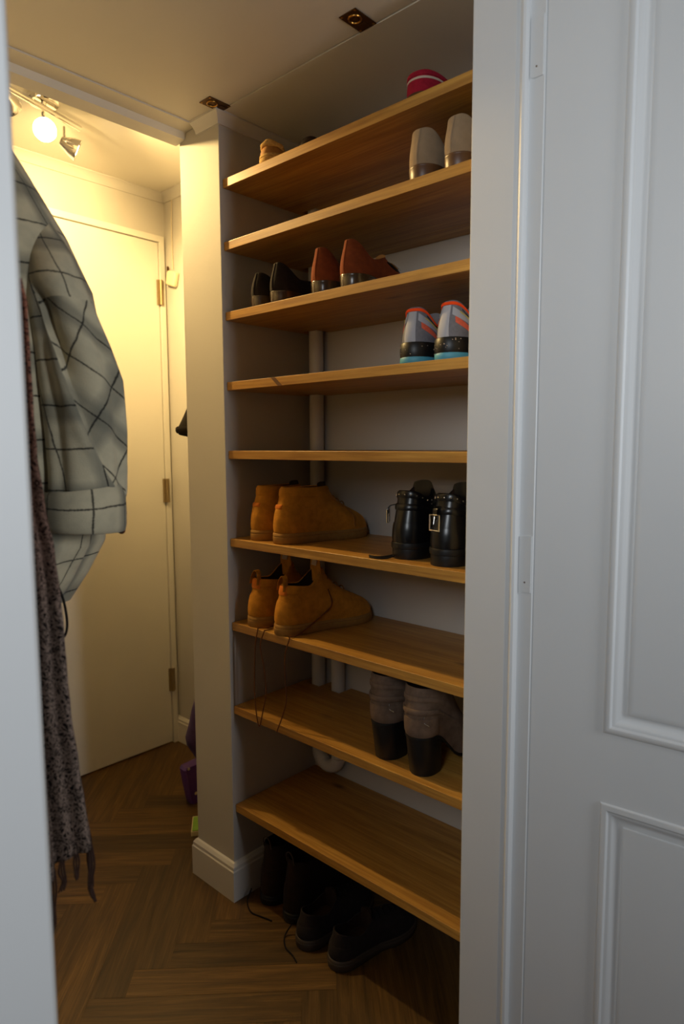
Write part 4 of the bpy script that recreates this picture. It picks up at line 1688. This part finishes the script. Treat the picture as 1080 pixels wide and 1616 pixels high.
pk = thing('plastic_box', 'shiny purple plastic pack standing on the floor behind the post', 'box', (0, 0, 0))
A = ground(299, 1273)
rows = []
# leaning pack: base edge to the right of A, top leans left
for f_, (px, py) in ((0, (304, 1271)), (0.12, (302, 1264)), (0.5, (297, 1242)), (0.9, (292.5, 1218)), (1.0, (295, 1213))):
    p = at(px, py, A.y)
    rows.append([Vector((p.x + dx, p.y + dy, max(0.001, p.z) if f_ else 0.001)) for dx, dy in ((0.004, 0), (0.0, 0.012), (0.004, 0.045), (0.10, 0.05), (0.10, -0.004))])
mb = MB()
mb.grid(rows, closed_u=True)
mb.cap(rows[0])
mb.cap(rows[-1])
mb.build('pack', M_PURPLE, pk, angle=35)
for (px, py, rr) in ((298.5, 1214, 0.006), (310, 1252, 0.007)):
    c = at(px, py, A.y - 0.006)
    mb = MB()
    mb.disc_stack([(0.0001, 0.0015), (rr * 0.8, 0.001), (rr, 0.0)], 12)
    o = mb.build('label_spot', M_STRIPE, pk)
    o.location = (c.x, A.y - 0.0045, c.z)
    o.rotation_euler = (PI / 2, 0, 0)
bk = thing('booklet', 'green booklet with cream edge lying on the floor behind the post', 'book', (0, 0, 0))
g0 = ground(304, 1284, 0.03)
ang = math.radians(-38)
bk.location = (g0.x, g0.y, 0)
bk.rotation_euler = (0, 0, ang)
bx(0.0, 0.16, -0.105, 0.0, 0.0, 0.020).build('pages', M_PAPER, bk, smooth=False, bevel=0.003)
bx(0.004, 0.156, -0.103, -0.010, 0.0202, 0.0225).build('cover', M_GREEN, bk, smooth=False)

# pull-cord switch on the right wall
sw = thing('pull_cord_switch', 'small cream plastic box with thin cable on the wall beside the far door', 'switch', (0, 0, 0))


def onx(x, y, X):
    return atx(x, y, X)


c = onx(272, 440, WALLX - 0.012)
mb = bx(-0.012, 0.012, -0.035, 0.035, -0.032, 0.032)
o = mb.build('housing', M_PLASTIC, sw, smooth=True, bevel=0.008)
o.location = c
o.rotation_euler = (math.radians(18), 0, 0)
t0, t1 = onx(271, 306, WALLX - 0.004), onx(273, 425, WALLX - 0.006)
MB().tube(smooth_pts([t0, t0.lerp(t1, 0.4) + Vector((0, 0.006, 0)), t1], 6), 0.0018, 6).build('cable', M_PLASTIC, sw)
bx(-0.006, 0.004, -0.006, 0.006, -0.008, 0.008).build('cable_clip', M_BRASSDARK, sw, smooth=False).location = t0
bx(-0.004, 0.004, -0.003, 0.003, -0.012, 0.012).build('toggle', M_BRASSDARK, sw, smooth=False).location = onx(265, 425, WALLX - 0.012)

# ------------------------------------------------------------------ brass latches in the hatch
def latch(x, y, label):
    r = thing('flush_latch', label, 'latch', (x, y, CEIL - 0.0012), 0, 'brass latches of the ceiling hatch')
    bx(-0.036, 0.036, -0.024, 0.024, -0.0008, 0.0010).build('plate', M_BRASSDARK, r, smooth=False, bevel=0.0005)
    mb = MB()
    pts = [(-0.010 + 0.014 * math.cos(2 * PI * k / 24), 0.014 * math.sin(2 * PI * k / 24), -0.0018) for k in range(25)]
    mb.tube(pts, 0.0022, 8, caps=False)
    mb.build('ring_pull', M_BRASS, r)
    mb = MB()
    mb.disc_stack([(0.0001, -0.0012), (0.011, -0.0012), (0.012, -0.0008)], 24)
    mb.build('recess', M_BRASSDARK, r)
    bx(0.012, 0.034, -0.010, 0.010, -0.0022, -0.0006).build('bolt', M_BRASSDARK, r, smooth=False, bevel=0.0005)
    for sx in (-0.031, 0.031):
        for sy in (-0.019, 0.019):
            m2 = MB()
            m2.disc_stack([(0.0001, -0.0018), (0.0022, -0.0014), (0.003, -0.0008)], 10)
            so_ = m2.build('screw', M_BRASS, r)
            so_.location = (sx, sy, 0)
    return r


latch(1.186, 1.555, 'flush brass latch in the ceiling hatch, nearer the post')
latch(1.180, 1.030, 'flush brass latch in the ceiling hatch, nearer the doorway')

# ------------------------------------------------------------------ spotlight bar on the high ceiling
lamp = thing('ceiling_spotlight', 'lit chrome ceiling spotlight bar with adjustable heads in front of the far door', 'lamp', (0, 0, 0))
h1 = ground(71, 205, 2.43)
h2 = ground(123, 238, 2.43)
h3 = h1 + (h1 - h2) * 0.95
bc = (h1 + h2) / 2
MB().tube([h3 + Vector((0.02, 0.06, 0.085)), h2 + Vector((0.02, 0.02, 0.085))], 0.010, 12).build('bar', M_CHROME, lamp)
mb = MB()
mb.disc_stack([(0.0001, -0.022), (0.045, -0.022), (0.05, -0.016), (0.05, 0.0), (0.0001, 0.0)], 28)
o = mb.build('ceiling_plate', M_CHROME, lamp)
o.location = (h1.x + 0.02, h1.y + 0.045, HIGH - 0.0005)
MB().tube([(h1.x + 0.02, h1.y + 0.045, HIGH - 0.02), (h1.x + 0.02, h1.y + 0.045, h1.z + 0.085)], 0.008, 10).build('stem', M_CHROME, lamp)


def head(p, aim, lit, power, angle=150):
    d = (Vector(aim) - p).normalized()
    mb = MB()
    mb.disc_stack([(0.0001, 0.060), (0.014, 0.058), (0.020, 0.045), (0.031, 0.022), (0.036, 0.002), (0.036, 0.0), (0.0335, 0.002), (0.031, 0.010)], 28)
    o = mb.build('head', M_CHROME, lamp)
    o.location = p
    o.rotation_euler = (-d).to_track_quat('Z', 'Y').to_euler()
    bb_ = MB()
    bb_.disc_stack([(0.0001, 0.001), (0.015, 0.002), (0.028, 0.005), (0.0318, 0.0095)], 24)
    b_ = bb_.build('bulb', M_BULB, o)
    MB().tube([p - d * 0.045, p - d * 0.045 + Vector((0.01, 0.02, 0.06))], 0.005, 8).build('arm', M_CHROME, lamp)
    spot('spot_light', p + d * 0.014, aim, power, angle, WARM, 0.9, 0.025)


head(h1, (0.60, 1.0, 1.85), True, 80, 140)
head(h2, h2 + Vector((0.85, -0.35, -0.40)), True, 42, 130)
head(h3, (1.40, 2.70, 2.15), True, 76, 100)
